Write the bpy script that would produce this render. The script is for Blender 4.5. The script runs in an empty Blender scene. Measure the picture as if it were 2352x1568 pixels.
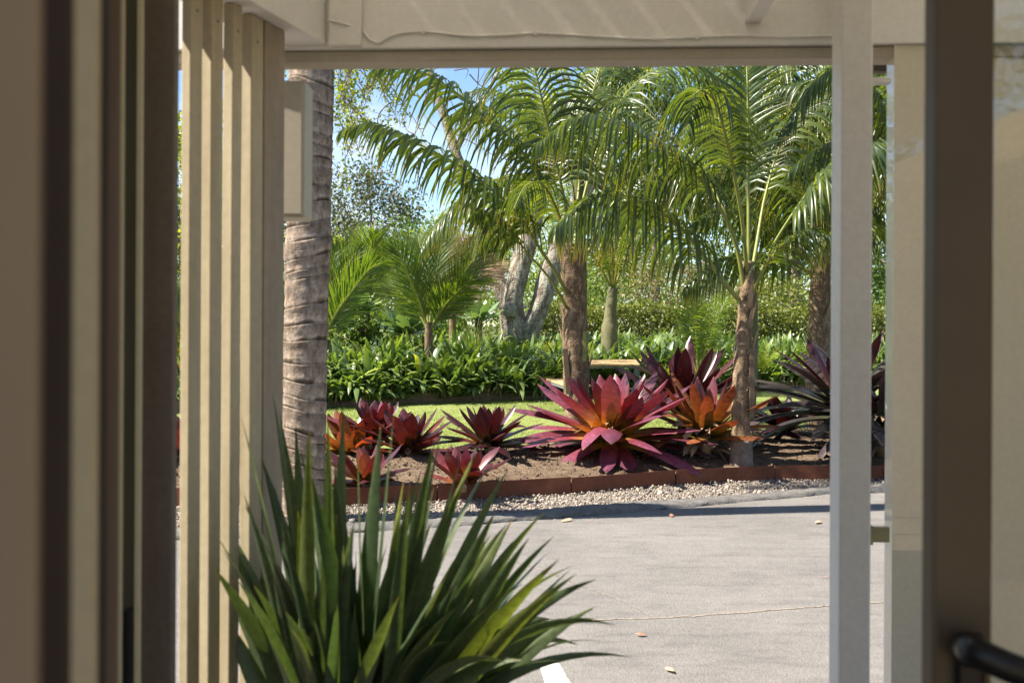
import bpy, math, random
import numpy as np
from mathutils import Vector, Matrix
SC = bpy.context.scene
COL = SC.collection
R = math.radians

# ------------------------------------------------------------------ camera
F = 2287.0            # focal length in px of a 2352 px wide picture
CX, CYC, HOR = 1176.0, 784.0, 745.0
H = 1.5
ROLL = R(0.29)
cam_d = bpy.data.cameras.new('camera')
cam = bpy.data.objects.new('camera', cam_d); COL.objects.link(cam)
cam_d.sensor_width = 36.0
cam_d.lens = 36.0 * F / 2352.0
cam_d.shift_y = -(CYC - HOR) / 2352.0
cam_d.clip_start = 0.05; cam_d.clip_end = 2000
cam.location = (0, 0, H)
cam.matrix_world = Matrix.Translation((0, 0, H)) @ Matrix.Rotation(R(90), 4, 'X') @ Matrix.Rotation(ROLL, 4, 'Z')
cam_d.dof.use_dof = True
cam_d.dof.focus_distance = 11.5
cam_d.dof.aperture_fstop = 4.2
SC.camera = cam

# ------------------------------------------------------------------ light
SUN = Vector((-0.60, -0.095, 0.79)).normalized()
sun_d = bpy.data.lights.new('sun', 'SUN')
sun_d.energy = 4.6; sun_d.angle = R(0.55); sun_d.color = (1.0, 0.93, 0.82)
sun = bpy.data.objects.new('sun', sun_d); COL.objects.link(sun)
sun.rotation_euler = (-SUN).to_track_quat('-Z', 'Y').to_euler()
W = bpy.data.worlds.new('World'); SC.world = W; W.use_nodes = True
nt = W.node_tree; nt.nodes.clear()
def wn(t): return nt.nodes.new(t)
sky = wn('ShaderNodeTexSky'); sky.sky_type = 'NISHITA'; sky.sun_disc = False
sky.sun_elevation = math.asin(SUN.z); sky.sun_rotation = math.atan2(SUN.x, SUN.y)
sky.air_density = 1.0; sky.dust_density = 0.1; sky.ozone_density = 3.5; sky.altitude = 900
tc = wn('ShaderNodeTexCoord'); mp = wn('ShaderNodeMapping'); mp.inputs['Scale'].default_value = (1, 1, 2.6)
mp.inputs['Location'].default_value = (0.30, 0.1, 0.35)
nz = wn('ShaderNodeTexNoise'); nz.inputs['Scale'].default_value = 4.2; nz.inputs['Detail'].default_value = 7; nz.inputs['Roughness'].default_value = 0.55
rp = wn('ShaderNodeValToRGB'); rp.color_ramp.elements[0].position = 0.51; rp.color_ramp.elements[1].position = 0.76
mx = wn('ShaderNodeMix'); mx.data_type = 'RGBA'
mx.inputs['B'].default_value = (5.2, 5.3, 5.6, 1)
bg = wn('ShaderNodeBackground'); bg.inputs['Strength'].default_value = 0.072
ow = wn('ShaderNodeOutputWorld')
L = nt.links.new
L(tc.outputs['Generated'], mp.inputs['Vector']); L(mp.outputs['Vector'], nz.inputs['Vector']); L(nz.outputs['Fac'], rp.inputs['Fac'])
L(rp.outputs['Color'], mx.inputs['Factor']); L(sky.outputs['Color'], mx.inputs['A']); L(mx.outputs['Result'], bg.inputs['Color'])
L(bg.outputs['Background'], ow.inputs['Surface'])
SC.view_settings.view_transform = 'Standard'; SC.view_settings.look = 'None'
SC.view_settings.exposure = 1.78; SC.view_settings.gamma = 1.0
SC.render.engine = 'CYCLES'
SC.cycles.use_denoising = True
SC.cycles.max_bounces = 8; SC.cycles.diffuse_bounces = 4; SC.cycles.glossy_bounces = 3
SC.cycles.transmission_bounces = 6; SC.cycles.transparent_max_bounces = 8
SC.cycles.sample_clamp_indirect = 6.0

# ------------------------------------------------------------------ helpers
def unroll(x, y):
    dx, dy = x - CX, y - HOR
    c, s = math.cos(ROLL), math.sin(ROLL)
    return dx * c + dy * s, -dx * s + dy * c
def P(x, y, D):
    """world point seen at picture position (x, y) at depth D metres"""
    u, v = unroll(x, y)
    return Vector((u * D / F, D, H - v * D / F))
def G(x, y, z=0.0):
    u, v = unroll(x, y)
    D = (H - z) * F / v
    return Vector((u * D / F, D, z))
def lerp(a, b, t): return a + (b - a) * t
rng = np.random.default_rng(7)
random.seed(11)

ORIG = {}
def thing(name, label, cat, loc=(0, 0, 0), group=None):
    o = bpy.data.objects.new(name, None); COL.objects.link(o)
    o.location = loc; o.empty_display_size = 0.1
    o['label'] = label; o['category'] = cat
    if group: o['group'] = group
    ORIG[o.name] = np.array(loc, float)
    return o
def tag(o, label, cat, group=None, kind=None):
    o['label'] = label; o['category'] = cat
    if group: o['group'] = group
    if kind: o['kind'] = kind
    return o
def mesh(name, V, Fc, mat, parent=None, smooth=False, attr=None, kind=None, label=None):
    """one mesh object from world-space vertices; child of parent when given"""
    V = np.asarray(V, float).reshape(-1, 3)
    off = ORIG[parent.name] if parent is not None else np.zeros(3)
    me = bpy.data.meshes.new(name)
    Vl = V - off
    if isinstance(Fc, np.ndarray):
        k = Fc.shape[1]; n = Fc.shape[0]
        me.vertices.add(len(Vl)); me.vertices.foreach_set('co', Vl.astype(np.float32).ravel())
        me.loops.add(n * k); me.loops.foreach_set('vertex_index', Fc.astype(np.int32).ravel())
        me.polygons.add(n)
        me.polygons.foreach_set('loop_start', np.arange(0, n * k, k, dtype=np.int32))
        me.polygons.foreach_set('loop_total', np.full(n, k, dtype=np.int32))
        me.update(calc_edges=True)
    else:
        me.from_pydata(Vl.tolist(), [], Fc); me.update()
    if smooth: me.polygons.foreach_set('use_smooth', np.ones(len(me.polygons), bool))
    if attr is not None:
        a = me.color_attributes.new('leaf', 'FLOAT_COLOR', 'POINT')
        a.data.foreach_set('color', np.asarray(attr, np.float32).ravel())
    me.materials.append(mat)
    o = bpy.data.objects.new(name, me); COL.objects.link(o)
    if parent is not None:
        o.parent = parent
        ORIG[o.name] = off
    else:
        ORIG[o.name] = np.zeros(3)
    if kind: o['kind'] = kind
    if label: o['label'] = label
    return o
def struct(name, V, Fc, mat, **k):
    return mesh(name, V, Fc, mat, kind='structure', **k)

BOXF = [(0, 1, 3, 2), (4, 6, 7, 5), (0, 4, 5, 1), (2, 3, 7, 6), (0, 2, 6, 4), (1, 5, 7, 3)]
def box_vf(c, ax, ay, az):
    """box from centre and three half-axis vectors"""
    c = Vector(c); V = []
    for i in (-1, 1):
        for j in (-1, 1):
            for k in (-1, 1):
                V.append(c + Vector(ax) * i + Vector(ay) * j + Vector(az) * k)
    return V, BOXF
def bbox(name, c, ax, ay, az, mat, parent=None, bevel=0.004, seg=2, **k):
    V, Fc = box_vf(c, ax, ay, az)
    o = mesh(name, [tuple(v) for v in V], Fc, mat, parent, **k)
    import bmesh
    bm = bmesh.new(); bm.from_mesh(o.data)
    bmesh.ops.recalc_face_normals(bm, faces=bm.faces)
    if bevel: bmesh.ops.bevel(bm, geom=bm.edges[:], offset=bevel, segments=seg, affect='EDGES', profile=0.5)
    bm.to_mesh(o.data); bm.free()
    return o
def frame(d, hint=(0, 0, 1)):
    d = Vector(d).normalized(); s = d.cross(Vector(hint))
    if s.length < 1e-4: s = d.cross(Vector((0, 1, 0)))
    s.normalize(); return d, s, s.cross(d)
def bar(name, a, b, w, h, mat, parent=None, bevel=0.003, hint=(0, 0, 1), **k):
    a, b = Vector(a), Vector(b); d, s, n = frame(b - a, hint)
    return bbox(name, (a + b) / 2, d * (b - a).length / 2, s * w / 2, n * h / 2, mat, parent, bevel, **k)
def catmull(pts, n):
    pts = np.array([tuple(p) for p in pts], float)
    if len(pts) == 2: return pts[0] + (pts[1] - pts[0]) * np.linspace(0, 1, n)[:, None]
    Q = np.vstack([2 * pts[0] - pts[1], pts, 2 * pts[-1] - pts[-2]])
    m = len(pts) - 1; out = []
    for t in np.linspace(0, m, n):
        i = min(int(t), m - 1); u = t - i
        p0, p1, p2, p3 = Q[i:i + 4]
        out.append(0.5 * ((2 * p1) + (p2 - p0) * u + (2 * p0 - 5 * p1 + 4 * p2 - p3) * u * u + (3 * p1 - p0 - 3 * p2 + p3) * u ** 3))
    return np.array(out)
def tube_vf(pts, rad, ns=10, wob=0.0, seed=0, flat=1.0):
    pts = np.asarray(pts, float); n = len(pts); rad = np.broadcast_to(np.asarray(rad, float), (n,))
    T = np.gradient(pts, axis=0); T /= np.linalg.norm(T, axis=1)[:, None] + 1e-12
    r = np.random.default_rng(seed); V = np.zeros((n, ns, 3)); A = np.zeros((n, ns, 4))
    ref = np.array([0.31, 0.95, 0.05]);
    if abs(T[0] @ ref) > .9: ref = np.array([1., 0, 0])
    s = np.cross(T[0], ref); s /= np.linalg.norm(s)
    ang = np.arange(ns) * 2 * np.pi / ns; ph = r.uniform(0, 6.28, 6)
    for i in range(n):
        s = s - (s @ T[i]) * T[i]; s /= np.linalg.norm(s); b = np.cross(T[i], s)
        w = 1 + wob * (np.sin(2 * ang + ph[0] + i * .35) + .6 * np.sin(3 * ang + ph[1] - i * .5) + .5 * r.normal(size=ns))
        V[i] = pts[i] + (np.cos(ang) * rad[i] * w)[:, None] * s + (np.sin(ang) * rad[i] * w * flat)[:, None] * b
        A[i, :, 0] = i / max(1, n - 1)
    A[..., 1] = r.random(); A[..., 3] = 1
    Fc = []
    for i in range(n - 1):
        for j in range(ns):
            k = (j + 1) % ns
            Fc.append((i * ns + j, i * ns + k, (i + 1) * ns + k, (i + 1) * ns + j))
    Fc = [f for f in Fc] + [tuple(range(ns))[::-1], tuple((n - 1) * ns + j for j in range(ns))]
    return V.reshape(-1, 3), Fc, A.reshape(-1, 4)
def tube(name, pts, rad, mat, parent=None, ns=10, wob=0.0, seed=0, **k):
    V, Fc, A = tube_vf(pts, rad, ns, wob, seed)
    return mesh(name, V, Fc, mat, parent, smooth=True, attr=A, **k)
def join_vf(L):
    V = []; Fc = []; A = []; o = 0
    for v, f, a in L:
        V.append(np.asarray(v).reshape(-1, 3)); A.append(np.asarray(a).reshape(-1, 4))
        Fc += [tuple(int(i) + o for i in q) for q in f]; o += len(V[-1])
    return np.vstack(V), Fc, np.vstack(A)

PROF = {
    'leaflet': lambda t: np.clip(np.minimum(.35 + 3.2 * t, 1.0) * (1 - t ** 2.2), .03, 1),
    'strap':   lambda t: np.clip(np.minimum(.62 + 1.2 * t, 1.0) * (1 - np.clip((t - .35) / .65, 0, 1) ** 1.7), .02, 1),
    'brom':    lambda t: np.clip((1.0 - .10 * np.sin(t * 3.14)) * (1 - np.clip((t - .55) / .45, 0, 1) ** 2.8) , .05, 1),
    'lily':    lambda t: np.clip(np.sin(np.pi * np.clip(t * .9 + .1, 0, 1)) ** .8, .06, 1),
    'agave':   lambda t: np.clip((.55 + .6 * np.sin(np.pi * np.clip(t * .85, 0, 1))) * (1 - np.clip((t - .55) / .45, 0, 1) ** 1.8), .03, 1),
    'blade':   lambda t: np.clip(1 - t, .02, 1),
}
def straps(base, d, side, Ln, Wd, droop, nseg=5, fold=0.12, prof='leaflet', twist=None, rnd=None, wt=(.5, 1.0)):
    """N leaves at once: (N, nseg+1, 3, 3) vertices and the (leaf) attribute t, random, across"""
    base = np.asarray(base, float); N = len(base)
    d = np.asarray(d, float); d = d / np.linalg.norm(d, axis=1)[:, None]
    side = np.asarray(side, float)
    Ln = np.broadcast_to(Ln, (N,)); Wd = np.broadcast_to(Wd, (N,)); droop = np.broadcast_to(droop, (N,))
    fold = np.broadcast_to(fold, (N,))
    V = np.zeros((N, nseg + 1, 3, 3)); p = base.copy()
    for k in range(nseg + 1):
        t = k / nseg
        s = side - np.sum(side * d, 1)[:, None] * d; s /= np.linalg.norm(s, axis=1)[:, None] + 1e-9
        n = np.cross(s, d)
        if twist is not None:
            a = (twist * t)[:, None]; s, n = s * np.cos(a) + n * np.sin(a), n * np.cos(a) - s * np.sin(a)
        w = (Wd * PROF[prof](np.float64(t)) * .5)[:, None]
        V[:, k, 1] = p
        V[:, k, 0] = p - s * w + n * w * 2 * fold[:, None]
        V[:, k, 2] = p + s * w + n * w * 2 * fold[:, None]
        p = p + d * (Ln / nseg)[:, None]
        d = d + np.array([0, 0, -1.0]) * (droop / nseg * (wt[0] + wt[1] * t))[:, None]
        d = d / np.linalg.norm(d, axis=1)[:, None]
    A = np.zeros((N, nseg + 1, 3, 4)); A[..., 0] = np.linspace(0, 1, nseg + 1)[None, :, None]
    if rnd is None: rnd = rng.random(N)
    A[..., 1] = np.asarray(rnd)[:, None, None]; A[:, :, 1, 2] = 1.0; A[..., 3] = 1
    return V, A
def strap_faces(N, nseg):
    f = []
    for k in range(nseg):
        a = k * 3
        f += [(a, a + 1, a + 4, a + 3), (a + 1, a + 2, a + 5, a + 4)]
    f = np.array(f); m = (nseg + 1) * 3
    return (f[None] + (np.arange(N) * m)[:, None, None]).reshape(-1, 4)
def strap_mesh(name, VA, mat, parent=None, **k):
    V, A = VA; N, s = V.shape[:2]
    return mesh(name, V.reshape(-1, 3), strap_faces(N, s - 1), mat, parent, smooth=True, attr=A.reshape(-1, 4), **k)
def strap_each(name, VA, mat, parent):
    V, A = VA
    f = strap_faces(1, V.shape[1] - 1)
    return [mesh(name, V[i].reshape(-1, 3), f, mat, parent, smooth=True, attr=A[i].reshape(-1, 4)) for i in range(len(V))]
def cat_va(L): return np.concatenate([a for a, b in L]), np.concatenate([b for a, b in L])

# ------------------------------------------------------------------ materials
def newmat(name):
    m = bpy.data.materials.new(name); m.use_nodes = True
    n = m.node_tree; b = n.nodes['Principled BSDF']
    return m, n, b
def ramp(n, stops, interp='LINEAR'):
    r = n.nodes.new('ShaderNodeValToRGB'); e = r.color_ramp; e.interpolation = interp
    while len(e.elements) < len(stops): e.elements.new(.5)
    for el, (p, c) in zip(e.elements, stops): el.position = p; el.color = tuple(c) + (1,)
    return r
def noise(n, scale, detail=5, rough=.6, vec=None, sc3=None, kind='Object'):
    tcn = n.nodes.new('ShaderNodeTexCoord'); q = n.nodes.new('ShaderNodeTexNoise')
    q.inputs['Scale'].default_value = scale; q.inputs['Detail'].default_value = detail; q.inputs['Roughness'].default_value = rough
    src = tcn.outputs[kind]
    if sc3:
        mpp = n.nodes.new('ShaderNodeMapping'); mpp.inputs['Scale'].default_value = sc3
        n.links.new(src, mpp.inputs['Vector']); src = mpp.outputs['Vector']
    n.links.new(src, q.inputs['Vector'])
    return q
def mixc(n, a, b, fac, mode='MIX'):
    q = n.nodes.new('ShaderNodeMix'); q.data_type = 'RGBA'; q.blend_type = mode
    for s, v in (('A', a), ('B', b), ('Factor', fac)):
        if isinstance(v, (int, float)): q.inputs[s].default_value = v
        elif isinstance(v, tuple): q.inputs[s].default_value = v + (1,)
        else: n.links.new(v, q.inputs[s])
    return q.outputs['Result']
def bump(n, b, h, strength=.3, dist=.01):
    q = n.nodes.new('ShaderNodeBump'); q.inputs['Strength'].default_value = strength; q.inputs['Distance'].default_value = dist
    n.links.new(h, q.inputs['Height']); n.links.new(q.outputs['Normal'], b.inputs['Normal'])
def rough_mat(name, stops, scale=8, rough=.8, bstr=.3, bdist=.01, sc3=None, detail=6, spec=.3, fine=None):
    """noise coloured solid"""
    m, n, b = newmat(name)
    q = noise(n, scale, detail, .62, sc3=sc3); r = ramp(n, stops)
    n.links.new(q.outputs['Fac'], r.inputs['Fac'])
    out = r.outputs['Color']; hgt = q.outputs['Fac']
    if fine:
        q2 = noise(n, fine[0], 3, .6); r2 = ramp(n, [(.3, (1 - fine[1],) * 3), (.7, (1 + fine[1],) * 3)])
        n.links.new(q2.outputs['Fac'], r2.inputs['Fac'])
        out = mixc(n, out, r2.outputs['Color'], 1.0, 'MULTIPLY'); hgt = q2.outputs['Fac']
    n.links.new(out, b.inputs['Base Color'])
    b.inputs['Roughness'].default_value = rough; b.inputs['Specular IOR Level'].default_value = spec
    if bstr: bump(n, b, hgt, bstr, bdist)
    return m
def paint_mat(name, c, rough=.45, var=.12, bstr=.08, wood=False):
    return rough_mat(name, [(.25, tuple(x * (1 - var) for x in c)), (.75, tuple(min(1, x * (1 + var * .6)) for x in c))], 3 if not wood else 5,
                     rough, bstr, .004, sc3=(1, 1, .12) if wood else None, fine=(60, .05))
def leaf_mat(name, along, vary, trans=.35, rough=.4, tcol=None, across=None, spec=.5, streak=.25, sscale=60):
    """colour ramp along the leaf mixed with a per-leaf random ramp; light passes through"""
    m, n, b = newmat(name)
    at = n.nodes.new('ShaderNodeAttribute'); at.attribute_name = 'leaf'
    sp = n.nodes.new('ShaderNodeSeparateColor'); n.links.new(at.outputs['Color'], sp.inputs['Color'])
    r1 = ramp(n, along); n.links.new(sp.outputs['Red'], r1.inputs['Fac'])
    r2 = ramp(n, vary); n.links.new(sp.outputs['Green'], r2.inputs['Fac'])
    c = mixc(n, r1.outputs['Color'], r2.outputs['Color'], 1.0, 'MULTIPLY')
    q = noise(n, sscale, 3, .6); r3 = ramp(n, [(.3, (1 - streak,) * 3), (.7, (1 + streak,) * 3)])
    n.links.new(q.outputs['Fac'], r3.inputs['Fac'])
    c = mixc(n, c, r3.outputs['Color'], 1.0, 'MULTIPLY')
    if across:
        r4 = ramp(n, across); n.links.new(sp.outputs['Blue'], r4.inputs['Fac'])
        c = mixc(n, c, r4.outputs['Color'], 1.0, 'MULTIPLY')
    n.links.new(c, b.inputs['Base Color']); b.inputs['Roughness'].default_value = rough
    b.inputs['Specular IOR Level'].default_value = spec
    if trans > 0:
        tr = n.nodes.new('ShaderNodeBsdfTranslucent'); ms = n.nodes.new('ShaderNodeMixShader')
        tcm = mixc(n, c, tcol or (1.5, 1.6, .6), 1.0, 'MULTIPLY')
        n.links.new(tcm, tr.inputs['Color']); ms.inputs['Fac'].default_value = trans
        out = n.nodes['Material Output']
        n.links.new(b.outputs['BSDF'], ms.inputs[1]); n.links.new(tr.outputs['BSDF'], ms.inputs[2])
        n.links.new(ms.outputs['Shader'], out.inputs['Surface'])
    return m
M = {}
one = (1, 1, 1)
M['kentia'] = leaf_mat('kentia_leaf', [(0, (.14, .16, .04)), (.15, (.068, .098, .030)), (.7, (.060, .090, .028)), (.9, (.13, .13, .036)), (1, (.36, .24, .07))],
                       [(0, (.5, .6, .7)), (.5, (.95, .95, .9)), (.75, (1.4, 1.3, .8)), (.9, (2.1, 1.75, .7)), (1, (4.6, 2.9, .7))], .42, .33, (2.3, 2.15, .5), spec=.42)
M['nikau'] = leaf_mat('nikau_leaf', [(0, (.13, .17, .035)), (.3, (.10, .16, .03)), (.85, (.13, .18, .03)), (1, (.3, .26, .06))],
                      [(0, (.8, .85, .9)), (.6, one), (1, (1.7, 1.4, .8))], .5, .36, (1.5, 1.55, .35))
M['dry'] = leaf_mat('dry_frond', [(0, (.28, .19, .11)), (1, (.42, .30, .19))], [(0, (.6, .6, .6)), (1, (1.2, 1.15, 1.05))], .25, .7, (1.1, 1, .8))
M['lily'] = leaf_mat('lily_leaf', [(0, (.15, .20, .06)), (.4, (.13, .20, .065)), (1, (.17, .22, .07))],
                     [(0, (.7, .8, .85)), (.55, one), (.85, (1.4, 1.3, .8)), (.97, (2.0, 1.7, .7)), (1, (4, 2.6, .8))], .32, .33, (1.4, 1.5, .4), spec=.6)
M['flax'] = leaf_mat('strap_leaf', [(0, (.10, .13, .04)), (.3, (.066, .092, .042)), (.9, (.075, .10, .048)), (.97, (.09, .09, .04)), (1, (.2, .14, .07))],
                     [(0, (.55, .7, .75)), (.5, one), (.85, (1.5, 1.35, .9)), (.95, (2.2, 1.8, .9)), (1, (4.5, 3, 1.2))], .3, .38, (1.4, 1.5, .4), across=[(0, (1.12, 1.1, 1)), (1, (.85, .88, .9))], spec=.55)
M['agave'] = leaf_mat('agave_leaf', [(0, (.22, .3, .12)), (.5, (.16, .25, .12)), (1, (.2, .27, .12))], [(0, (.8, .85, .9)), (1, (1.15, 1.1, 1))], .2, .45)
M['fern'] = leaf_mat('fern_leaf', [(0, (.2, .25, .03)), (1, (.32, .36, .05))], [(0, (.7, .8, .8)), (1, (1.25, 1.15, 1))], .45, .5, (1.3, 1.3, .4))
M['croton'] = leaf_mat('croton_leaf', [(0, (.12, .2, .03)), (1, (.25, .22, .03))], [(0, (.7, 1, .8)), (.5, one), (.8, (2.4, 1.2, .5)), (1, (3, .8, .4))], .35, .4)
M['twig_leaf'] = leaf_mat('spring_leaf', [(0, (.2, .25, .03)), (1, (.3, .33, .05))], [(0, (.6, .75, .8)), (1, (1.3, 1.2, 1))], .5, .5, (1.4, 1.4, .4))
M['tree_leaf'] = leaf_mat('tree_leaf', [(0, (.09, .15, .03)), (1, (.11, .17, .035))], [(0, (.5, .6, .7)), (.6, one), (1, (1.7, 1.5, .9))], .35, .45)
M['pale_leaf'] = leaf_mat('pale_leaf', [(0, (.2, .26, .08)), (1, (.24, .3, .1))], [(0, (.55, .65, .65)), (.6, one), (1, (1.5, 1.35, 1))], .4, .5)
M['grey_leaf'] = leaf_mat('grey_leaf', [(0, (.10, .115, .07)), (1, (.14, .15, .09))], [(0, (.5, .55, .6)), (.6, one), (1, (1.5, 1.35, 1.1))], .2, .6)
M['hedge_leaf'] = leaf_mat('hedge_leaf', [(0, (.13, .16, .03)), (1, (.16, .19, .04))], [(0, (.45, .5, .55)), (.6, one), (1, (1.8, 1.5, .9))], .3, .4, spec=.6)
M['pink_leaf'] = leaf_mat('pink_leaf', [(0, (.17, .19, .09)), (1, (.26, .23, .14))], [(0, (.5, .7, .5)), (.7, one), (1, (1.5, 1.0, 1.2))], .3, .6)
M['grass'] = leaf_mat('grass_blade', [(0, (.15, .2, .055)), (1, (.28, .32, .10))], [(0, (.75, .8, .8)), (.7, one), (1, (1.5, 1.25, .9))], .35, .5)
def brom_mat(name, centre, mid, tip, dark=1.0, trans=.22):
    return leaf_mat(name, [(0, centre), (.19, centre), (.44, mid), (.85, tip), (.96, tuple(x * .8 for x in tip)), (1, (.14, .085, .05))],
                    [(0, (.55 * dark,) * 3), (.6, (1.0 * dark,) * 3), (1, (1.4 * dark, 1.25 * dark, 1.2 * dark))], trans, .30, (1.7, .7, .5), spec=.65, streak=.34, sscale=22)
M['brom_big'] = brom_mat('bromeliad_wine', (.42, .25, .03), (.165, .032, .045), (.15, .048, .082), trans=.12)
M['brom_heart'] = brom_mat('bromeliad_heart', (.40, .16, .015), (.22, .02, .02), (.15, .03, .05), trans=.12)
M['brom_orange'] = brom_mat('bromeliad_orange', (.20, .15, .025), (.27, .125, .03), (.22, .075, .035), trans=.22)
M['brom_red'] = brom_mat('bromeliad_red', (.15, .06, .02), (.115, .024, .022), (.085, .022, .027), trans=.16)
M['brom_dark'] = brom_mat('bromeliad_dark', (.06, .03, .012), (.062, .012, .014), (.05, .014, .02), trans=.1)
M['brom_plum'] = brom_mat('bromeliad_plum', (.05, .055, .03), (.032, .028, .026), (.042, .032, .036), trans=.06)
M['petiole'] = rough_mat('palm_petiole', [(.3, (.13, .16, .03)), (.7, (.24, .24, .05))], 4, .45, .1, .003, spec=.4)
M['trunk_ring'] = rough_mat('ringed_palm_bark', [(.3, (.11, .082, .058)), (.46, (.185, .145, .108)), (.60, (.26, .212, .165)), (.75, (.34, .29, .235))], 5, .9, .5, .012, sc3=(4, 4, 1.6), fine=(34, .25), spec=.15)
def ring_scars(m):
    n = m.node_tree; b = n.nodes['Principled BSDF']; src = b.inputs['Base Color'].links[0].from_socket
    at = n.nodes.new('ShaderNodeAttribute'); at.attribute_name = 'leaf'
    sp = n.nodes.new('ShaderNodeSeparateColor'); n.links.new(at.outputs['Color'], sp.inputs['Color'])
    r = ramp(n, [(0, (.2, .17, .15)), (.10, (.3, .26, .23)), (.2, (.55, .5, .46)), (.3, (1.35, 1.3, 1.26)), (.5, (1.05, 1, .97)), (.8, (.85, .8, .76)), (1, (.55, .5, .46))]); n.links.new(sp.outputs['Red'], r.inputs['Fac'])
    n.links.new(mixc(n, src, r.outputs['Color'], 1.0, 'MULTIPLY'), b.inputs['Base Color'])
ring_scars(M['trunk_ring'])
M['fibre'] = rough_mat('palm_fibre', [(.3, (.085, .055, .034)), (.5, (.17, .115, .07)), (.68, (.30, .215, .13)), (.8, (.42, .32, .2))], 7, .9, .7, .02, sc3=(2.2, 2.2, 1.0), fine=(45, .35), spec=.15)
M['greentrunk'] = rough_mat('green_palm_trunk', [(.3, (.08, .085, .035)), (.7, (.18, .165, .085))], 6, .8, .3, .01, fine=(40, .2))
M['bark'] = rough_mat('lichen_bark', [(.28, (.10, .075, .055)), (.45, (.22, .18, .14)), (.58, (.34, .32, .25)), (.72, (.44, .45, .36))], 6, .95, 1.0, .05, sc3=(1.6, 1.6, .7), fine=(22, .35), spec=.1)
M['thinbark'] = rough_mat('twig_bark', [(.3, (.10, .075, .06)), (.7, (.24, .19, .15))], 9, .9, .3, .01)
M['soil'] = rough_mat('garden_soil', [(.28, (.075, .05, .034)), (.5, (.145, .102, .068)), (.72, (.235, .172, .115))], 9, .95, .9, .03, fine=(70, .45), spec=.1)
M['lawn'] = rough_mat('lawn_turf', [(.3, (.15, .18, .055)), (.7, (.22, .25, .08))], 2.2, .9, .5, .02, fine=(60, .3), spec=.1)
M['earth'] = rough_mat('ground_earth', [(.3, (.06, .06, .03)), (.7, (.12, .11, .05))], .5, .95, .3, .02, spec=.1)
M['corten'] = rough_mat('rusted_steel', [(.3, (.105, .036, .019)), (.55, (.15, .05, .025)), (.75, (.2, .075, .036))], 5, .75, .15, .004, fine=(45, .14), spec=.25)
M['kerb'] = rough_mat('asphalt_kerb', [(.3, (.085, .080, .074)), (.7, (.165, .155, .142))], 10, .9, .8, .012, fine=(90, .35), spec=.25)
M['stone'] = leaf_mat('gravel_stone', [(0, (.235, .20, .165)), (1, (.235, .20, .165))], [(0, (.3, .3, .35)), (.35, (.7, .68, .68)), (.7, (1.05, 1, .92)), (1, (1.6, 1.55, 1.45))], 0, .7, sscale=40)
M['gravel'] = rough_mat('gravel_bed', [(.3, (.16, .135, .11)), (.7, (.33, .29, .24))], 40, .9, .9, .02, fine=(120, .35))
M['timber'] = rough_mat('sunlit_timber', [(.3, (.36, .22, .10)), (.7, (.52, .35, .18))], 4, .7, .2, .004, sc3=(6, .8, 6), fine=(50, .12))
M['sleeper'] = rough_mat('retaining_sleeper', [(.3, (.12, .085, .055)), (.7, (.24, .18, .12))], 5, .85, .4, .008, sc3=(.6, 4, 4), fine=(50, .2))
M['steel'] = rough_mat('grey_steel', [(.3, (.12, .14, .15)), (.7, (.18, .2, .21))], 4, .5, 0)
M['whitewood'] = paint_mat('white_painted_timber', (.74, .705, .64), .5, .06, .1)
M['whiteshade'] = paint_mat('shade_toned_beam', (.40, .345, .265), .55, .06, .1)  # white beam paint darkened to carry the shade on the lintel
M['post'] = paint_mat('pale_post_paint', (.66, .62, .56), .45, .05, .06)
M['cream'] = paint_mat('cream_panel_paint', (.62, .555, .42), .3, .03, .03)
_b = M['cream'].node_tree.nodes['Principled BSDF']; _b.inputs['Coat Weight'].default_value = 1.0; _b.inputs['Coat Roughness'].default_value = .015; _b.inputs['Coat IOR'].default_value = 1.7
M['slat'] = rough_mat('pine_slat', [(.3, (.33, .27, .165)), (.55, (.42, .35, .225)), (.75, (.48, .41, .28))], 4, .7, .2, .004, sc3=(2.5, 2.5, .25), fine=(35, .06))
M['slatpost'] = rough_mat('weathered_pine_post', [(.3, (.23, .18, .12)), (.6, (.31, .25, .18)), (.8, (.36, .30, .23))], 4, .75, .3, .005, sc3=(2.2, 2.2, .3), fine=(35, .08))
M['greypost'] = rough_mat('grey_brown_post', [(.3, (.135, .108, .084)), (.7, (.185, .152, .12))], 7, .8, .08, .004, sc3=(1, 1, .4), fine=(60, .1))
M['brownwall'] = rough_mat('taupe_wall', [(.3, (.235, .175, .112)), (.7, (.275, .208, .135))], 2, .85, .1, .003)
M['darkbrown'] = rough_mat('dark_brown_trim', [(.3, (.045, .03, .022)), (.7, (.06, .042, .03))], 3, .7, .05, .003)
M['midbrown'] = rough_mat('brown_jamb', [(.3, (.11, .072, .043)), (.7, (.15, .10, .062))], 3, .6, .05, .003)
M['stile'] = rough_mat('bronze_stile', [(.3, (.085, .06, .034)), (.7, (.112, .08, .047))], 3, .45, .03, .003)
M['creamtrim'] = paint_mat('cream_trim', (.48, .41, .255), .5, .04, .04)
M['olive'] = rough_mat('olive_seal', [(.3, (.075, .068, .038)), (.7, (.095, .086, .05))], 3, .6, 0)
M['black'] = rough_mat('black_metal', [(.3, (.006, .006, .006)), (.7, (.012, .012, .012))], 3, .35, 0)
M['brass'] = rough_mat('old_brass', [(.3, (.2, .17, .08)), (.7, (.32, .28, .14))], 12, .4, 0)
M['boxpaint'] = paint_mat('beige_box_paint', (.46, .405, .31), .4, .04, .03)
M['roofing'] = rough_mat('grey_roofing', [(.3, (.25, .26, .27)), (.7, (.32, .33, .34))], 3, .6, .05, .003)
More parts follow.
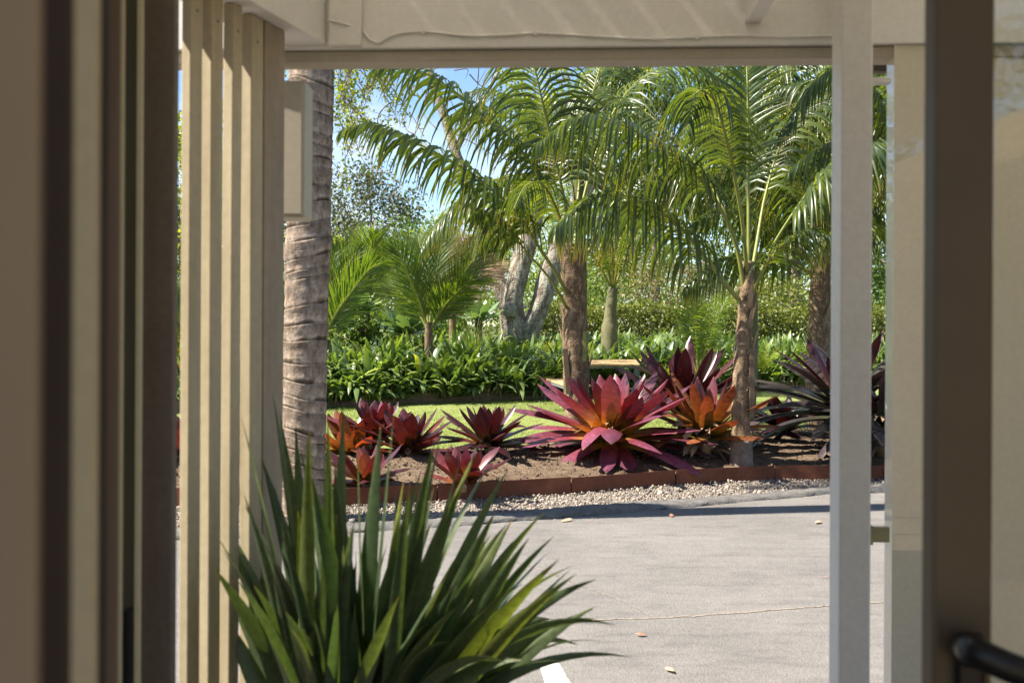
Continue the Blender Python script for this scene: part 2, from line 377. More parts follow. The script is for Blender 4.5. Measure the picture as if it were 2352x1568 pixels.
M['linewhite'] = rough_mat('worn_road_paint', [(.40, (.2, .19, .18)), (.47, (.62, .6, .57)), (.8, (.74, .72, .69))], 14, .7, .2, .003, detail=8)
M['seam'] = rough_mat('road_seam', [(.35, (.14, .115, .09)), (.6, (.30, .25, .20))], 30, .9, .6, .01)
M['deadleaf'] = leaf_mat('dead_leaf', [(0, (.36, .2, .13)), (1, (.42, .27, .18))], [(0, (.6, .4, .4)), (1, (1.5, 1.5, 1.4))], .1, .7)
def asphalt():
    m, n, b = newmat('pale_asphalt')
    q1 = noise(n, .8, 7, .68); r1 = ramp(n, [(.3, (.130, .121, .112)), (.7, (.186, .173, .160))]); n.links.new(q1.outputs['Fac'], r1.inputs['Fac'])
    v = n.nodes.new('ShaderNodeTexVoronoi'); v.inputs['Scale'].default_value = 130
    t = n.nodes.new('ShaderNodeTexCoord'); n.links.new(t.outputs['Object'], v.inputs['Vector'])
    r2 = ramp(n, [(0, (.80, .80, .80)), (.5, (1.0, 1.0, 1.0)), (1, (1.22, 1.21, 1.2))]); n.links.new(v.outputs['Color'], r2.inputs['Fac'])
    c = mixc(n, r1.outputs['Color'], r2.outputs['Color'], 1.0, 'MULTIPLY')
    q3 = noise(n, 6, 6, .7, sc3=(.5, 1.6, 1)); r3 = ramp(n, [(.30, (.74, .74, .75)), (.5, (.98, .98, .98)), (.7, (1.08, 1.07, 1.05))]); n.links.new(q3.outputs['Fac'], r3.inputs['Fac'])
    c = mixc(n, c, r3.outputs['Color'], 1.0, 'MULTIPLY')
    n.links.new(c, b.inputs['Base Color']); b.inputs['Roughness'].default_value = .85; b.inputs['Specular IOR Level'].default_value = .25
    bump(n, b, v.outputs['Distance'], .6, .006)
    return m
M['asphalt'] = asphalt()
def glass():
    m, n, b = newmat('door_glass')
    g = n.nodes.new('ShaderNodeBsdfGlossy'); g.inputs['Roughness'].default_value = .02
    t = n.nodes.new('ShaderNodeBsdfTransparent'); t.inputs['Color'].default_value = (.93, .94, .92, 1)
    fr = n.nodes.new('ShaderNodeFresnel'); fr.inputs['IOR'].default_value = 1.5
    ms = n.nodes.new('ShaderNodeMixShader'); n.links.new(fr.outputs['Fac'], ms.inputs['Fac'])
    n.links.new(t.outputs['BSDF'], ms.inputs[1]); n.links.new(g.outputs['BSDF'], ms.inputs[2])
    n.links.new(ms.outputs['Shader'], n.nodes['Material Output'].inputs['Surface'])
    return m
M['glass'] = glass()

# ------------------------------------------------------------------ ground
def interp(pts, x): return np.interp(x, [p[0] for p in pts], [p[1] for p in pts])
KERB = [(-9, 6.3), (-2.6, 6.8), (-1.33, 7.09), (-.67, 7.30), (.25, 7.67), (1.28, 8.13), (2.93, 8.93), (4, 9.1), (9, 9.4)]
EDGE = [(-9, 7.9), (-2.74, 8.10), (-1.40, 8.10), (-.045, 8.53), (.528, 8.75), (1.53, 9.27), (2.54, 9.60), (3.14, 9.62), (9, 9.9)]
LAWN = [(-9, 9.8), (-1.2, 10.4), (-.07, 10.75), (1.3, 11.7), (2.9, 12.6), (9, 14.5)]
WALL = [(-12, 10.8), (-2.0, 16.7), (5.6, 21.0), (16, 25.5)]
LZ = .15
def bedz(X, t):   # t 0 at the steel edge, 1 at the lawn
    return .115 + (.11 * np.sin(np.pi * np.clip(t, 0, 1)) + .03 * t)
def backz(X, Y): return .36 + .035 * np.clip(Y - interp(WALL, X), 0, 12)
def strip(xs, ya, yb, ny, zf):
    V = []; Fc = []
    for i, x in enumerate(xs):
        for j in range(ny):
            t = j / (ny - 1); y = lerp(interp(ya, x), interp(yb, x), t); V.append((x, y, float(zf(x, y, t))))
    for i in range(len(xs) - 1):
        for j in range(ny - 1):
            a = i * ny + j; Fc.append((a, a + ny, a + ny + 1, a + 1))
    return V, Fc
struct('ground', [(-400, -40, -.06), (400, -40, -.06), (400, 700, -.06), (-400, 700, -.06)], [(0, 1, 2, 3)], M['earth'])
struct('road', [(-30, -6, 0), (30, -6, 0), (30, 10.2, 0), (-30, 10.2, 0)], [(0, 1, 2, 3)], M['asphalt'])
xs = np.linspace(-8.5, 8.5, 341)
# kerb: a low rounded mound of asphalt
prof = [(0, .001), (.012, .024), (.04, .038), (.14, .044), (.22, .036), (.27, .008)]
V = []; Fc = []
for i, x in enumerate(xs):
    for (d, z) in prof:
        V.append((x, float(interp(KERB, x)) + d + .012 * math.sin(x * 7) + rng.normal(0, .008), z * (1 + .25 * math.sin(x * 2.3)) + rng.normal(0, .0035)))
m_ = len(prof)
for i in range(len(xs) - 1):
    for j in range(m_ - 1):
        a = i * m_ + j; Fc.append((a, a + m_, a + m_ + 1, a + 1))
struct('kerb', V, Fc, M['kerb'], smooth=True)
off = lambda line, d: [(x, y + d) for x, y in line]
V, Fc = strip(xs, off(KERB, .22), off(EDGE, .05), 6, lambda x, y, t: .010 + rng.normal(0, .003))
struct('gravel_base', V, Fc, M['gravel'], smooth=True)
V, Fc = strip(np.linspace(-8.5, 8.5, 220), off(EDGE, .004), off(LAWN, .25), 46, lambda x, y, t: bedz(x, t) - (.05 if t > .93 else 0) + rng.normal(0, .006))
struct('garden_soil', V, Fc, M['soil'], smooth=True)
V, Fc = strip(np.linspace(-8.5, 8.5, 120), LAWN, off(WALL, .02), 40, lambda x, y, t: LZ + .01 * math.sin(x * 1.7 + y) + rng.normal(0, .003))
struct('lawn', V, Fc, M['lawn'], smooth=True)
BACK = [(-12, 62), (16, 62)]
V, Fc = strip(np.linspace(-12, 16, 50), off(WALL, .05), BACK, 30, lambda x, y, t: backz(x, y) + rng.normal(0, .01))
struct('back_garden_earth', V, Fc, M['earth'], smooth=True)

# gravel stones (one mass)
def rock():
    V = np.array([(0, 0, 1), (.9, 0, .1), (.3, .85, 0), (-.75, .5, .1), (-.7, -.55, -.05), (.25, -.9, .1), (0, 0, -1)], float)
    Fr = np.array([(0, 1, 2), (0, 2, 3), (0, 3, 4), (0, 4, 5), (0, 5, 1), (6, 2, 1), (6, 3, 2), (6, 4, 3), (6, 5, 4), (6, 1, 5)])
    return V, Fr
def scatter(name, T, Fr, pos, rot, scl, mat, attr_t=None, parent=None, smooth=False, **k):
    """bake many copies of a template into ONE mass mesh (stuff)"""
    N = len(pos); V = np.einsum('nij,mj->nmi', rot, T) * 1.0 if scl is None else np.einsum('nij,nmj->nmi', rot, T[None] * scl[:, None, :])
    V = V + pos[:, None, :]
    Fc = (Fr[None] + (np.arange(N) * len(T))[:, None, None]).reshape(-1, Fr.shape[1])
    A = np.zeros((N, len(T), 4)); A[..., 1] = rng.random(N)[:, None]; A[..., 3] = 1
    if attr_t is not None: A[..., 0] = attr_t[None]
    return mesh(name, V.reshape(-1, 3), Fc, mat, parent, smooth=smooth, attr=A.reshape(-1, 4), **k)
def randrot(N, g=rng):
    q = g.normal(size=(N, 4)); q /= np.linalg.norm(q, axis=1)[:, None]; w, x, y, z = q.T
    return np.stack([1 - 2 * (y * y + z * z), 2 * (x * y - z * w), 2 * (x * z + y * w), 2 * (x * y + z * w), 1 - 2 * (x * x + z * z), 2 * (y * z - x * w),
                     2 * (x * z - y * w), 2 * (y * z + x * w), 1 - 2 * (x * x + y * y)], 1).reshape(N, 3, 3)
T, Fr = rock()
N = 20000
x = rng.uniform(-4.2, 4.8, N); t = rng.random(N)
y = lerp(interp(KERB, x) + .21, interp(EDGE, x) - .012, t)
s = rng.lognormal(math.log(.0078), .42, N)
keep = y > interp(KERB, x) + .27
pos = np.stack([x, y, .010 + s * .45 + .012 * (t > .9) * rng.random(N)], 1)
o = scatter('gravel', T, Fr, pos, randrot(N), np.stack([s * rng.uniform(.8, 1.3, N), s, s * rng.uniform(.5, .9, N)], 1), M['stone'])
tag(o, 'pale pebble gravel strip between the kerb and the rusty steel edging', 'gravel', kind='stuff')
# crumbs and bark on the soil
N = 5200
x = rng.uniform(-4.2, 4.8, N); t = rng.uniform(.01, .92, N)
y = lerp(interp(EDGE, x), interp(LAWN, x) + .25, t)
s = rng.lognormal(math.log(.011), .4, N)
o = scatter('soil_crumbs', T, Fr, np.stack([x, y, bedz(x, t) + s * .2], 1), randrot(N), np.stack([s * rng.uniform(.7, 1.8, N), s, s * .6], 1), M['soil'])
tag(o, 'brown crumbs of soil and bark mulch strewn over the garden bed', 'mulch', kind='stuff')
# grass blades
N = 90000
x = rng.uniform(-5.5, 7.5, N); t = rng.random(N) ** 1.25
y = lerp(interp(LAWN, x) - .05, interp(WALL, x), t)
h = rng.uniform(.022, .045, N); az = rng.uniform(0, 2 * np.pi, N); le = rng.normal(0, .016, (N, 2)); w = .0035
base = np.stack([x, y, np.full(N, LZ - .005)], 1); sd = np.stack([np.cos(az), np.sin(az), np.zeros(N)], 1) * w
V = np.stack([base - sd, base + sd, base + np.stack([le[:, 0], le[:, 1], h], 1)], 1)
A = np.zeros((N, 3, 4)); A[:, 2, 0] = 1; A[..., 1] = rng.random(N)[:, None]; A[..., 3] = 1
o = mesh('lawn_grass', V.reshape(-1, 3), np.arange(N * 3).reshape(-1, 3), M['grass'], attr=A.reshape(-1, 4))
tag(o, 'short sunlit green lawn grass behind the flower bed', 'grass', kind='stuff')

# painted line and seams on the road
a, b, c, d = G(1238, 1522, .004), G(1283, 1522, .004), G(1330, 1600, .004), G(1262, 1600, .004)
struct('road_marking', [a, b, c, d], [(0, 3, 2, 1)], M['linewhite'])
def seam(pts, w):
    pp = catmull([G(px, py, .003) for px, py in pts], 60); V = []
    for i, p in enumerate(pp):
        q = w * (1 + .5 * rng.random()); e = rng.normal(0, .004)
        V += [(p[0], p[1] - q + e, .003), (p[0], p[1] + q + e, .003)]
    return V, [(2 * i, 2 * i + 2, 2 * i + 3, 2 * i + 1) for i in range(len(pp) - 1)]
V, Fc = seam([(1180, 1425), (1500, 1418), (1700, 1405), (1930, 1388), (2140, 1375)], .006); struct('road_seam', V, Fc, M['seam'])
V, Fc = seam([(1120, 1265), (1250, 1310), (1340, 1345), (1420, 1375), (1500, 1416)], .006); struct('road_seam', V, Fc, M['seam'])

# ------------------------------------------------------------------ rusty steel edging, one panel per length
ed = thing('steel_garden_edging', 'low rust brown steel edging strip along the front of the garden bed', 'edging', (0, 8.6, 0))
joints = [-5.6, -3.4, -1.40, -.62, .528, 1.53, 2.54, 3.6, 5.6]
for i in range(len(joints) - 1):
    xa, xb = joints[i] + .004, joints[i + 1] - .004
    xx = np.linspace(xa, xb, 8); V = []
    top = .160 + rng.normal(0, .003)
    e = (i % 2) * .006
    for q in xx:
        yy = float(interp(EDGE, q)) - e
        V += [(q, yy - .003, -.01), (q, yy - .003, top), (q, yy + .003, top), (q, yy + .003, -.01)]
    Fc = []
    for k in range(7):
        for j in range(4):
            Fc.append((k * 4 + j, k * 4 + (j + 1) % 4, k * 4 + 4 + (j + 1) % 4, k * 4 + 4 + j))
    Fc += [(0, 3, 2, 1), (28, 29, 30, 31)]
    pn = mesh('panel', V, Fc, M['corten'], ed)
    if i >= 3:
        bq = Vector((xa + .025, float(interp(EDGE, xa + .025)) - e - .005, .125))
        bbox('peg', bq, (.008, 0, 0), (0, .003, 0), (0, 0, .007), M['corten'], pn, .001)

# timber retaining sleepers at the back of the lawn
sl = thing('timber_retaining_edge', 'low brown timber sleepers holding the planted bank at the back of the lawn', 'retaining edge', (0, 18, LZ))
X = -7.0
while X < 12:
    Xe = X + 2.1
    a = Vector((X + .008, float(interp(WALL, X)), .24)); b = Vector((Xe - .008, float(interp(WALL, Xe)), .24))
    bar('sleeper', a, b, .05, .19, M['sleeper'], sl, .006)
    X = Xe

# ------------------------------------------------------------------ palms
def frond(palm, ctrl, Llen, n=44, start=.3, droop=1.2, lift=.25, wid=.034, a0=70, a1=28, mat='kentia', r0=.022, side=None, each=False, nseg=5, rbase=.5, spread=1.0, tipw=None, dens=None, rmat='petiole', seed=None, asym=(1, 1), tws=.38):
    """one pinnate palm leaf: midrib (the part) with leaflets as its sub-parts"""
    g = np.random.default_rng(seed if seed is not None else int(rng.integers(1 << 30)))
    pts = catmull(ctrl, 40)
    rad = r0 * (1 - .86 * np.linspace(0, 1, 40) ** .8)
    rb = tube('frond', pts, rad, M[rmat], palm, ns=6, seed=int(g.integers(999)))
    seg = np.linalg.norm(np.diff(pts, axis=0), axis=1); cum = np.concatenate([[0], np.cumsum(seg)]); cum /= cum[-1]
    Tn = np.gradient(pts, axis=0); Tn /= np.linalg.norm(Tn, axis=1)[:, None]
    B = []; Dv = []; Sd = []; Ls = []; Wd = []; Dr = []; Rn = []
    for sg in (-1, 1):
        u = np.linspace(start, .995, n) + g.normal(0, .002, n)
        u = np.clip(u, 0, 1)
        p = np.stack([np.interp(u, cum, pts[:, k]) for k in range(3)], 1)
        T_ = np.stack([np.interp(u, cum, Tn[:, k]) for k in range(3)], 1); T_ /= np.linalg.norm(T_, axis=1)[:, None]
        if side is None:
            S_ = np.cross(T_, np.array([0, 0, 1.0])); S_ += 1e-4
        else:
            S_ = np.array(side, float)[None] - (T_ @ np.array(side, float))[:, None] * T_
        S_ /= np.linalg.norm(S_, axis=1)[:, None]; N_ = np.cross(S_, T_)
        v = (u - start) / (1 - start)
        a = np.radians(a0 + (a1 - a0) * v) + g.normal(0, .06, n)
        lf = lift + g.normal(0, .10, n)
        d = T_ * np.cos(a)[:, None] + (sg * S_ * np.cos(lf)[:, None] + N_ * np.sin(lf)[:, None]) * np.sin(a)[:, None] * spread
        env = np.clip(rbase + (1 - rbase) * np.sin(np.pi * np.clip(v * .95 + .12, 0, 1)) ** .7, .2, 1) * (1 - .45 * np.clip((v - .75) / .25, 0, 1))
        B.append(p); Dv.append(d); Sd.append(T_); Ls.append(Llen * env * g.uniform(.88, 1.08, n) * (asym[0] if sg < 0 else asym[1])); Wd.append(wid * g.uniform(.8, 1.15, n) * (1 - .35 * v))
        Dr.append(droop * g.uniform(.75, 1.3, n)); Rn.append(np.clip(g.beta(2, 2.4, n) * .88 + (g.random(n) > .97) * .2, 0, 1))
    VA = straps(np.concatenate(B), np.concatenate(Dv), np.concatenate(Sd), np.concatenate(Ls), np.concatenate(Wd), np.concatenate(Dr), nseg, .16, 'leaflet', rnd=np.concatenate(Rn), wt=(1.5, -.8), twist=g.normal(0, tws, 2 * n))
    if each: strap_each('leaflet', VA, M[mat], rb)
    else: strap_mesh('leaflets', VA, M[mat], rb, kind='stuff')
    return rb
def arch(p, az, el, length, bend, n=7):
    """control points of a frond leaving p at azimuth az, elevation el and bending down"""
    p = np.array(p, float); d = np.array([math.cos(az) * math.cos(el), math.sin(az) * math.cos(el), math.sin(el)]); out = [p.copy()]
    for k in range(n):
        p = p + d * length / n; out.append(p.copy())
        d = d + np.array([0, 0, -1]) * bend / n * (.4 + 1.2 * k / n); d /= np.linalg.norm(d)
    return out
def fibre_trunk(palm, pts, r_a, r_b, mat='fibre', n=60, ns=20, seed=0, ringed=False, belly=0.0):
    pts = catmull(pts, n); t = np.linspace(0, 1, n); g = np.random.default_rng(seed)
    rad = r_a + (r_b - r_a) * t + belly * np.sin(np.pi * np.clip(t * 1.6, 0, 1))
    saw = (t * 17 + g.normal(0, .12, n)) % 1
    rad = rad * (1 + .09 * saw - .03) if not ringed else rad * (1 + .03 * saw)
    return tube('trunk', pts, rad, M[mat], palm, ns=ns, wob=.022, seed=seed)
def stubs(palm, lo, hi, r, n, seed, mat='fibre'):
    """cut leaf bases and shaggy fibre clinging to a young palm trunk"""
    g = np.random.default_rng(seed); lo, hi = np.array(lo), np.array(hi)
    for i in range(n):
        t = g.uniform(.05, .98); az = g.uniform(0, 2 * np.pi); c = lo + (hi - lo) * t
        o_ = np.array([math.cos(az), math.sin(az), 0]); b_ = c + o_ * r * .88
        VA = straps([b_], [np.array([o_[0] * .22, o_[1] * .22, 1.0])], [np.array([-o_[1], o_[0], 0])], g.uniform(.18, .42), g.uniform(.05, .1), g.uniform(0, .5), 4, -.25, 'brom')
        strap_mesh('leaf_base', VA, M['dry'] if g.random() < .6 else M['petiole'], palm)
    N = 260
    t = g.uniform(0, 1, N); az = g.uniform(0, 2 * np.pi, N); o_ = np.stack([np.cos(az), np.sin(az), np.zeros(N)], 1)
    b_ = lo + (hi - lo) * t[:, None] + o_ * r * .95
    d_ = o_ * .25 + np.stack([-np.sin(az), np.cos(az), np.zeros(N)], 1) * g.normal(0, 1.0, N)[:, None] + np.array([0, 0, 1]) * g.normal(0, .8, N)[:, None]
    strap_mesh('fibre_hair', straps(b_, d_, o_ + .1, g.uniform(.06, .16, N), .008, .8, 3, 0, 'blade'), M['dry'], palm, kind='stuff')

# --- palm standing right in the bed's front edge (2)
b2 = G(1703, 1066, .14)
k2 = thing('young_palm', 'young palm with fibrous trunk rooted at the steel edging beside the big wine bromeliad', 'palm', b2)
D2 = b2.y
fibre_trunk(k2, [b2 - Vector((0, 0, .1)), b2 + Vector((0, 0, .1)), P(1700, 900, D2), P(1707, 780, D2), P(1713, 690, D2), P(1719, 600, D2)], .098, .058, seed=3, n=70)
tube('root_collar', catmull([b2 - Vector((0, 0, .08)), b2 + Vector((0, 0, .12)), P(1703, 1010, D2)], 10), [.145, .130, .122, .116, .112, .110, .107, .104, .102, .094], M['thinbark'], k2, ns=18, wob=.03)
stubs(k2, P(1702, 1000, D2), P(1716, 640, D2), .074, 9, 5)
c2 = P(1717, 650, D2)
bar('cut_leaf_base', P(1727, 960, D2 - .1), P(1728, 800, D2 - .1), .05, .02, M['dry'], k2, .004, hint=(0, 1, 0))
frond(k2, [P(1712, 680, D2), P(1690, 560, D2 - .1), P(1650, 470, D2 - .25), P(1590, 390, D2 - .45), P(1513, 335, D2 - .65), P(1436, 290, D2 - .8), P(1370, 268, D2 - .9), P(1310, 278, D2 - 1.0), P(1235, 330, D2 - 1.1)],
      .80, 50, .36, 3.2, .0, .046, 72, 30, each=True, r0=.024, seed=21)
frond(k2, [P(1708, 700, D2), P(1664, 650, D2 - .1), P(1620, 590, D2 - .2), P(1575, 535, D2 - .35), P(1524, 490, D2 - .5), P(1471, 462, D2 - .62), P(1415, 446, D2 - .74), P(1350, 455, D2 - .86), P(1275, 520, D2 - 1.0)],
      .92, 52, .26, 3.6, -.05, .047, 74, 32, each=True, r0=.024, seed=22)
frond(k2, [P(1717, 640, D2), P(1706, 520, D2 - .25), P(1690, 420, D2 - .45), P(1668, 320, D2 - .75), P(1645, 240, D2 - 1.1), P(1612, 208, D2 - 1.45), P(1590, 235, D2 - 1.75), P(1578, 300, D2 - 1.95)],
      .80, 48, .38, 2.4, .1, .042, 62, 26, each=True, r0=.022, seed=23)
frond(k2, [P(1719, 640, D2), P(1719, 500, D2 + .05), P(1718, 340, D2 + .1), P(1716, 180, D2 + .2), P(1712, 20, D2 + .4), P(1705, -90, D2 + .7)],
      .50, 64, .28, .35, .35, .036, 62, 35, side=(1, 0, 0), r0=.022, seed=24)
frond(k2, [P(1724, 680, D2), P(1745, 630, D2), P(1787, 544, D2 - .1), P(1858, 439, D2 - .2), P(1925, 365, D2 - .3), P(2010, 330, D2 - .4), P(2090, 350, D2 - .5)],
      .8, 44, .40, 3.0, .0, .043, 70, 30, r0=.022, seed=25)
frond(k2, [P(1722, 660, D2), P(1738, 560, D2 + .3), P(1760, 440, D2 + .6), P(1800, 320, D2 + .9), P(1880, 230, D2 + 1.2), P(1980, 210, D2 + 1.5), P(2060, 260, D2 + 1.7)],
      .85, 44, .32, 2.4, .1, .044, r0=.022, seed=26)
frond(k2, [P(1712, 650, D2), P(1690, 560, D2 + .3), P(1640, 440, D2 + .6), P(1560, 330, D2 + .9), P(1470, 250, D2 + 1.2), P(1380, 215, D2 + 1.5), P(1290, 230, D2 + 1.7)],
      .85, 44, .32, 2.4, .1, .044, r0=.022, seed=27)
frond(k2, [P(1720, 690, D2), P(1760, 610, D2 - .3), P(1800, 560, D2 - .6), P(1850, 530, D2 - .8), P(1900, 540, D2 - .95)], .45, 30, .35, 1.8, .1, .03, r0=.018, seed=28)
# --- palm behind the big bromeliad (1)
D1 = 11.5
b1 = P(1325, 1020, D1)
k1 = thing('young_palm', 'stout fibrous palm standing between the bench and the picnic table', 'palm', (b1.x, D1, LZ))
fibre_trunk(k1, [P(1325, 1035, D1), P(1324, 880, D1), P(1320, 760, D1), P(1318, 680, D1), P(1314, 600, D1), P(1312, 560, D1)], .135, .115, seed=8, n=70, belly=.018)
stubs(k1, P(1324, 900, D1), P(1315, 590, D1), .13, 12, 6)
bar('cut_leaf_base', P(1306, 905, D1 - .13), P(1298, 800, D1 - .13), .06, .02, M['dry'], k1, .004, hint=(0, 1, 0))
bar('cut_leaf_base', P(1342, 830, D1 - .13), P(1343, 760, D1 - .13), .045, .02, M['petiole'], k1, .004, hint=(0, 1, 0))
frond(k1, [P(1312, 700, D1), P(1285, 640, D1 - .15), P(1233, 560, D1 - .3), P(1199, 505, D1 - .45), P(1150, 452, D1 - .6), P(1089, 402, D1 - .75), P(1020, 360, D1 - .9), P(924, 314, D1 - 1.05), P(850, 288, D1 - 1.2), P(790, 300, D1 - 1.3)],
      .95, 58, .28, 2.4, .10, .054, 62, 30, each=True, r0=.026, seed=31, asym=(1.0, .75))
frond(k1, [P(1308, 720, D1), P(1270, 650, D1 - .3), P(1220, 590, D1 - .55), P(1160, 520, D1 - .75), P(1125, 488, D1 - .85), P(1090, 492, D1 - .95)],
      .55, 30, .62, 2.8, .0, .036, r0=.02, seed=32)
frond(k1, [P(1312, 620, D1), P(1290, 520, D1 + .1), P(1240, 410, D1 + .1), P(1180, 325, D1), P(1117, 272, D1 - .1), P(1049, 214, D1 - .25), P(985, 172, D1 - .4), P(910, 150, D1 - .55), P(860, 160, D1 - .65)],
      .90, 54, .30, 2.3, .15, .050, 62, 30, each=True, r0=.024, seed=33)
frond(k1, [P(1314, 600, D1), P(1300, 480, D1 - .1), P(1272, 350, D1 - .2), P(1245, 230, D1 - .35), P(1222, 130, D1 - .5), P(1195, 40, D1 - .7), P(1160, -30, D1 - .9)],
      .95, 54, .28, 1.9, .2, .045, 66, 30, side=(1, 0, .2), r0=.024, seed=34)
frond(k1, [P(1318, 600, D1), P(1335, 480, D1 + .1), P(1370, 350, D1 + .3), P(1420, 240, D1 + .5), P(1490, 170, D1 + .7), P(1580, 150, D1 + .9), P(1670, 190, D1 + 1.0)],
      .9, 48, .28, 2.4, .1, .045, r0=.024, seed=35)
frond(k1, [P(1318, 600, D1), P(1325, 480, D1 + .5), P(1340, 340, D1 + 1.0), P(1360, 220, D1 + 1.5), P(1390, 130, D1 + 2.0), P(1430, 90, D1 + 2.5)],
      .9, 46, .28, 2.2, .1, .045, r0=.022, seed=36)
frond(k1, [P(1316, 620, D1), P(1300, 540, D1 - .4), P(1270, 460, D1 - .8), P(1240, 420, D1 - 1.2), P(1205, 430, D1 - 1.5), P(1180, 480, D1 - 1.7)],
      .65, 44, .36, 2.6, .0, .034, r0=.022, seed=37)
frond(k1, [P(1322, 640, D1), P(1360, 560, D1), P(1400, 480, D1), P(1450, 420, D1 + .1), P(1510, 400, D1 + .2), P(1570, 430, D1 + .3)],
      .7, 46, .32, 2.8, .0, .034, r0=.022, seed=38)
# --- palm at the right behind the dark bromeliad (3)
D3 = 12.6
b3 = P(1882, 1000, D3)
k3 = thing('young_palm', 'palm rising behind the dark plum bromeliad near the pale porch post', 'palm', (b3.x, D3, LZ))
fibre_trunk(k3, [(b3.x, D3, LZ - .05), P(1878, 860, D3), P(1880, 760, D3), P(1884, 660, D3), P(1888, 590, D3)], .15, .115, seed=9)
stubs(k3, P(1878, 900, D3), P(1886, 620, D3), .125, 8, 7)
for i, (az, el, ln, bd) in enumerate([(170, 68, 2.7, 1.9), (200, 50, 2.3, 2.3), (240, 60, 2.4, 2.2), (275, 45, 2.0, 2.4), (310, 60, 2.5, 2.0), (350, 62, 2.6, 1.9), (30, 60, 2.6, 1.9), (100, 70, 2.6, 1.8), (140, 58, 2.5, 2.0), (220, 78, 2.7, 1.6), (300, 80, 2.8, 1.5), (185, 28, 1.9, 2.0)]):
    frond(k3, arch(P(1885, 640, D3), R(az), R(el), ln, bd), .85, 42, .24, 2.8, .0, .042, r0=.022, seed=60 + i)
# --- palm out to the right whose blue grey frond hangs in behind the post
D4 = 10.6
k4 = thing('young_palm', 'palm mostly hidden by the pale post whose grey green frond hangs across from the right', 'palm', (4.75, D4, LZ))
fibre_trunk(k4, [(4.75, D4, LZ - .05), (4.76, D4, 1.0), (4.74, D4, 2.2), (4.72, D4, 2.9)], .14, .11, seed=10)
frond(k4, [(4.72, D4, 2.8), P(2060, 300, D4 - .2), P(1990, 190, D4 - .3), P(1930, 150, D4 - .4), P(1870, 190, D4 - .5), P(1815, 270, D4 - .55), P(1770, 340, D4 - .6)],
      .55, 54, .3, 3.0, .0, .042, 40, 15, r0=.02, seed=71)
for i, (az, el, ln, bd) in enumerate([(150, 62, 2.6, 1.9), (190, 45, 2.2, 2.3), (215, 60, 2.5, 2.0), (250, 55, 2.3, 2.0), (300, 50, 2.3, 2.0), (20, 55, 2.4, 1.9), (90, 65, 2.4, 1.9), (120, 45, 2.2, 2.0)]):
    frond(k4, arch((4.72, D4, 2.75), R(az), R(el), ln, bd), .8, 42, .26, 2.6, .05, .042, r0=.022, seed=80 + i)
# --- taller palms behind that fill the top of the view
for q, (px, D, zc, lab, az0) in enumerate([(1326, 15.0, 3.7, 'tall palm with dark drooping fronds standing directly behind the stout palm', 10), (1716, 14.2, 3.6, 'tall palm directly behind the slender palm, its crown filling the top of the opening', 40),
                                     (1887, 16.6, 4.2, 'tall palm far back at the right whose crown shows beside the pale post', 70)]):
    bx_ = P(px, 745, D).x
    kk = thing('background_palm', lab, 'palm', (bx_, D, LZ))
    fibre_trunk(kk, [(bx_, D, LZ - .1), (bx_ + .05, D, 1.5), (bx_, D, zc)], .12, .09, seed=40 + q, mat='greentrunk')
    for i in range(15):
        az = R(az0 + i * 137.5); el = R([76, 58, 40, 22, 5][i % 5]); frond(kk, arch((bx_, D, zc), az, el, rng.uniform(2.4, 3.0), rng.uniform(1.6, 2.2)), .9, 40, .22, 2.4, .05, .046, r0=.022, seed=100 + q * 20 + i, nseg=4)
# --- short palm with a swollen green trunk and another low one
D5 = 19.5
p5 = P(1400, 770, D5)
k5 = thing('feather_palm', 'small palm with smooth swollen green base in front of the hedge', 'palm', (p5.x, D5, .45))
fibre_trunk(k5, [(p5.x, D5, .35), P(1400, 770, D5), P(1402, 720, D5), P(1408, 660, D5)], .15, .10, 'greentrunk', n=30, seed=12, belly=.03)
for i in range(9):
    frond(k5, arch(P(1408, 670, D5), R(20 + i * 137.5), R(78 - 5 * (i % 5)), 2.1, 1.3), .6, 36, .2, 1.2, .2, .03, mat='nikau' if i % 3 else 'dry', r0=.03, seed=150 + i, nseg=4)
p6 = P(1605, 800, 19.0)
k6 = thing('feather_palm', 'low feathery palm growing out of the ground cover left of the slender front palm', 'palm', (p6.x, 19.0, .45))
for i, az in enumerate((165, 20, 100, 250, 60, 300)):
    frond(k6, arch((p6.x, 19.0, .5), R(az), R(72), 1.7, .7), .55, 36, .22, .9, .35, .03, mat='nikau', r0=.025, seed=165 + i, nseg=4)
# --- stiff young palms in the bank on the left
def stiff(px, py, D, label, spec, seed, L=.74, mat='nikau', stem=True):
    c = P(px, py, D)
    k = thing('feather_palm', label, 'palm', (c.x, D, .4))
    tube('trunk', catmull([(c.x, D, .3), (c.x, D, c.z), (c.x, D, c.z + .25)], 10), np.linspace(.09, .06, 10), M['fibre'], k, ns=12, wob=.03)
    for i, (tx, ty, dd, m) in enumerate(spec):
        tip = P(tx, ty, D + dd); c0 = Vector((c.x, D, c.z + .05)); mid = (c0 + tip) / 2 + Vector((0, 0, .22)) ; 
        q1 = c0.lerp(mid, .5) + Vector((0, 0, .08))
        frond(k, [c0, q1, mid, mid.lerp(tip, .5) + Vector((0, 0, .10)), tip], L, 84, .16, .25, .25, .024, 50, 22, mat=m, r0=.028, seed=seed + i, nseg=4, side=(1, .25, .1), tws=.2)
    return k
stiff(985, 770, 18.6, 'young palm with upright feathery fronds fanned in a V above the lilies', [(897, 560, -.3, 'nikau'), (1135, 560, .2, 'nikau'), (1020, 540, .6, 'nikau'), (960, 545, .9, 'nikau'), (1110, 640, -.5, 'nikau'), (880, 660, .5, 'nikau'), (1150, 600, .8, 'dry')], 200)
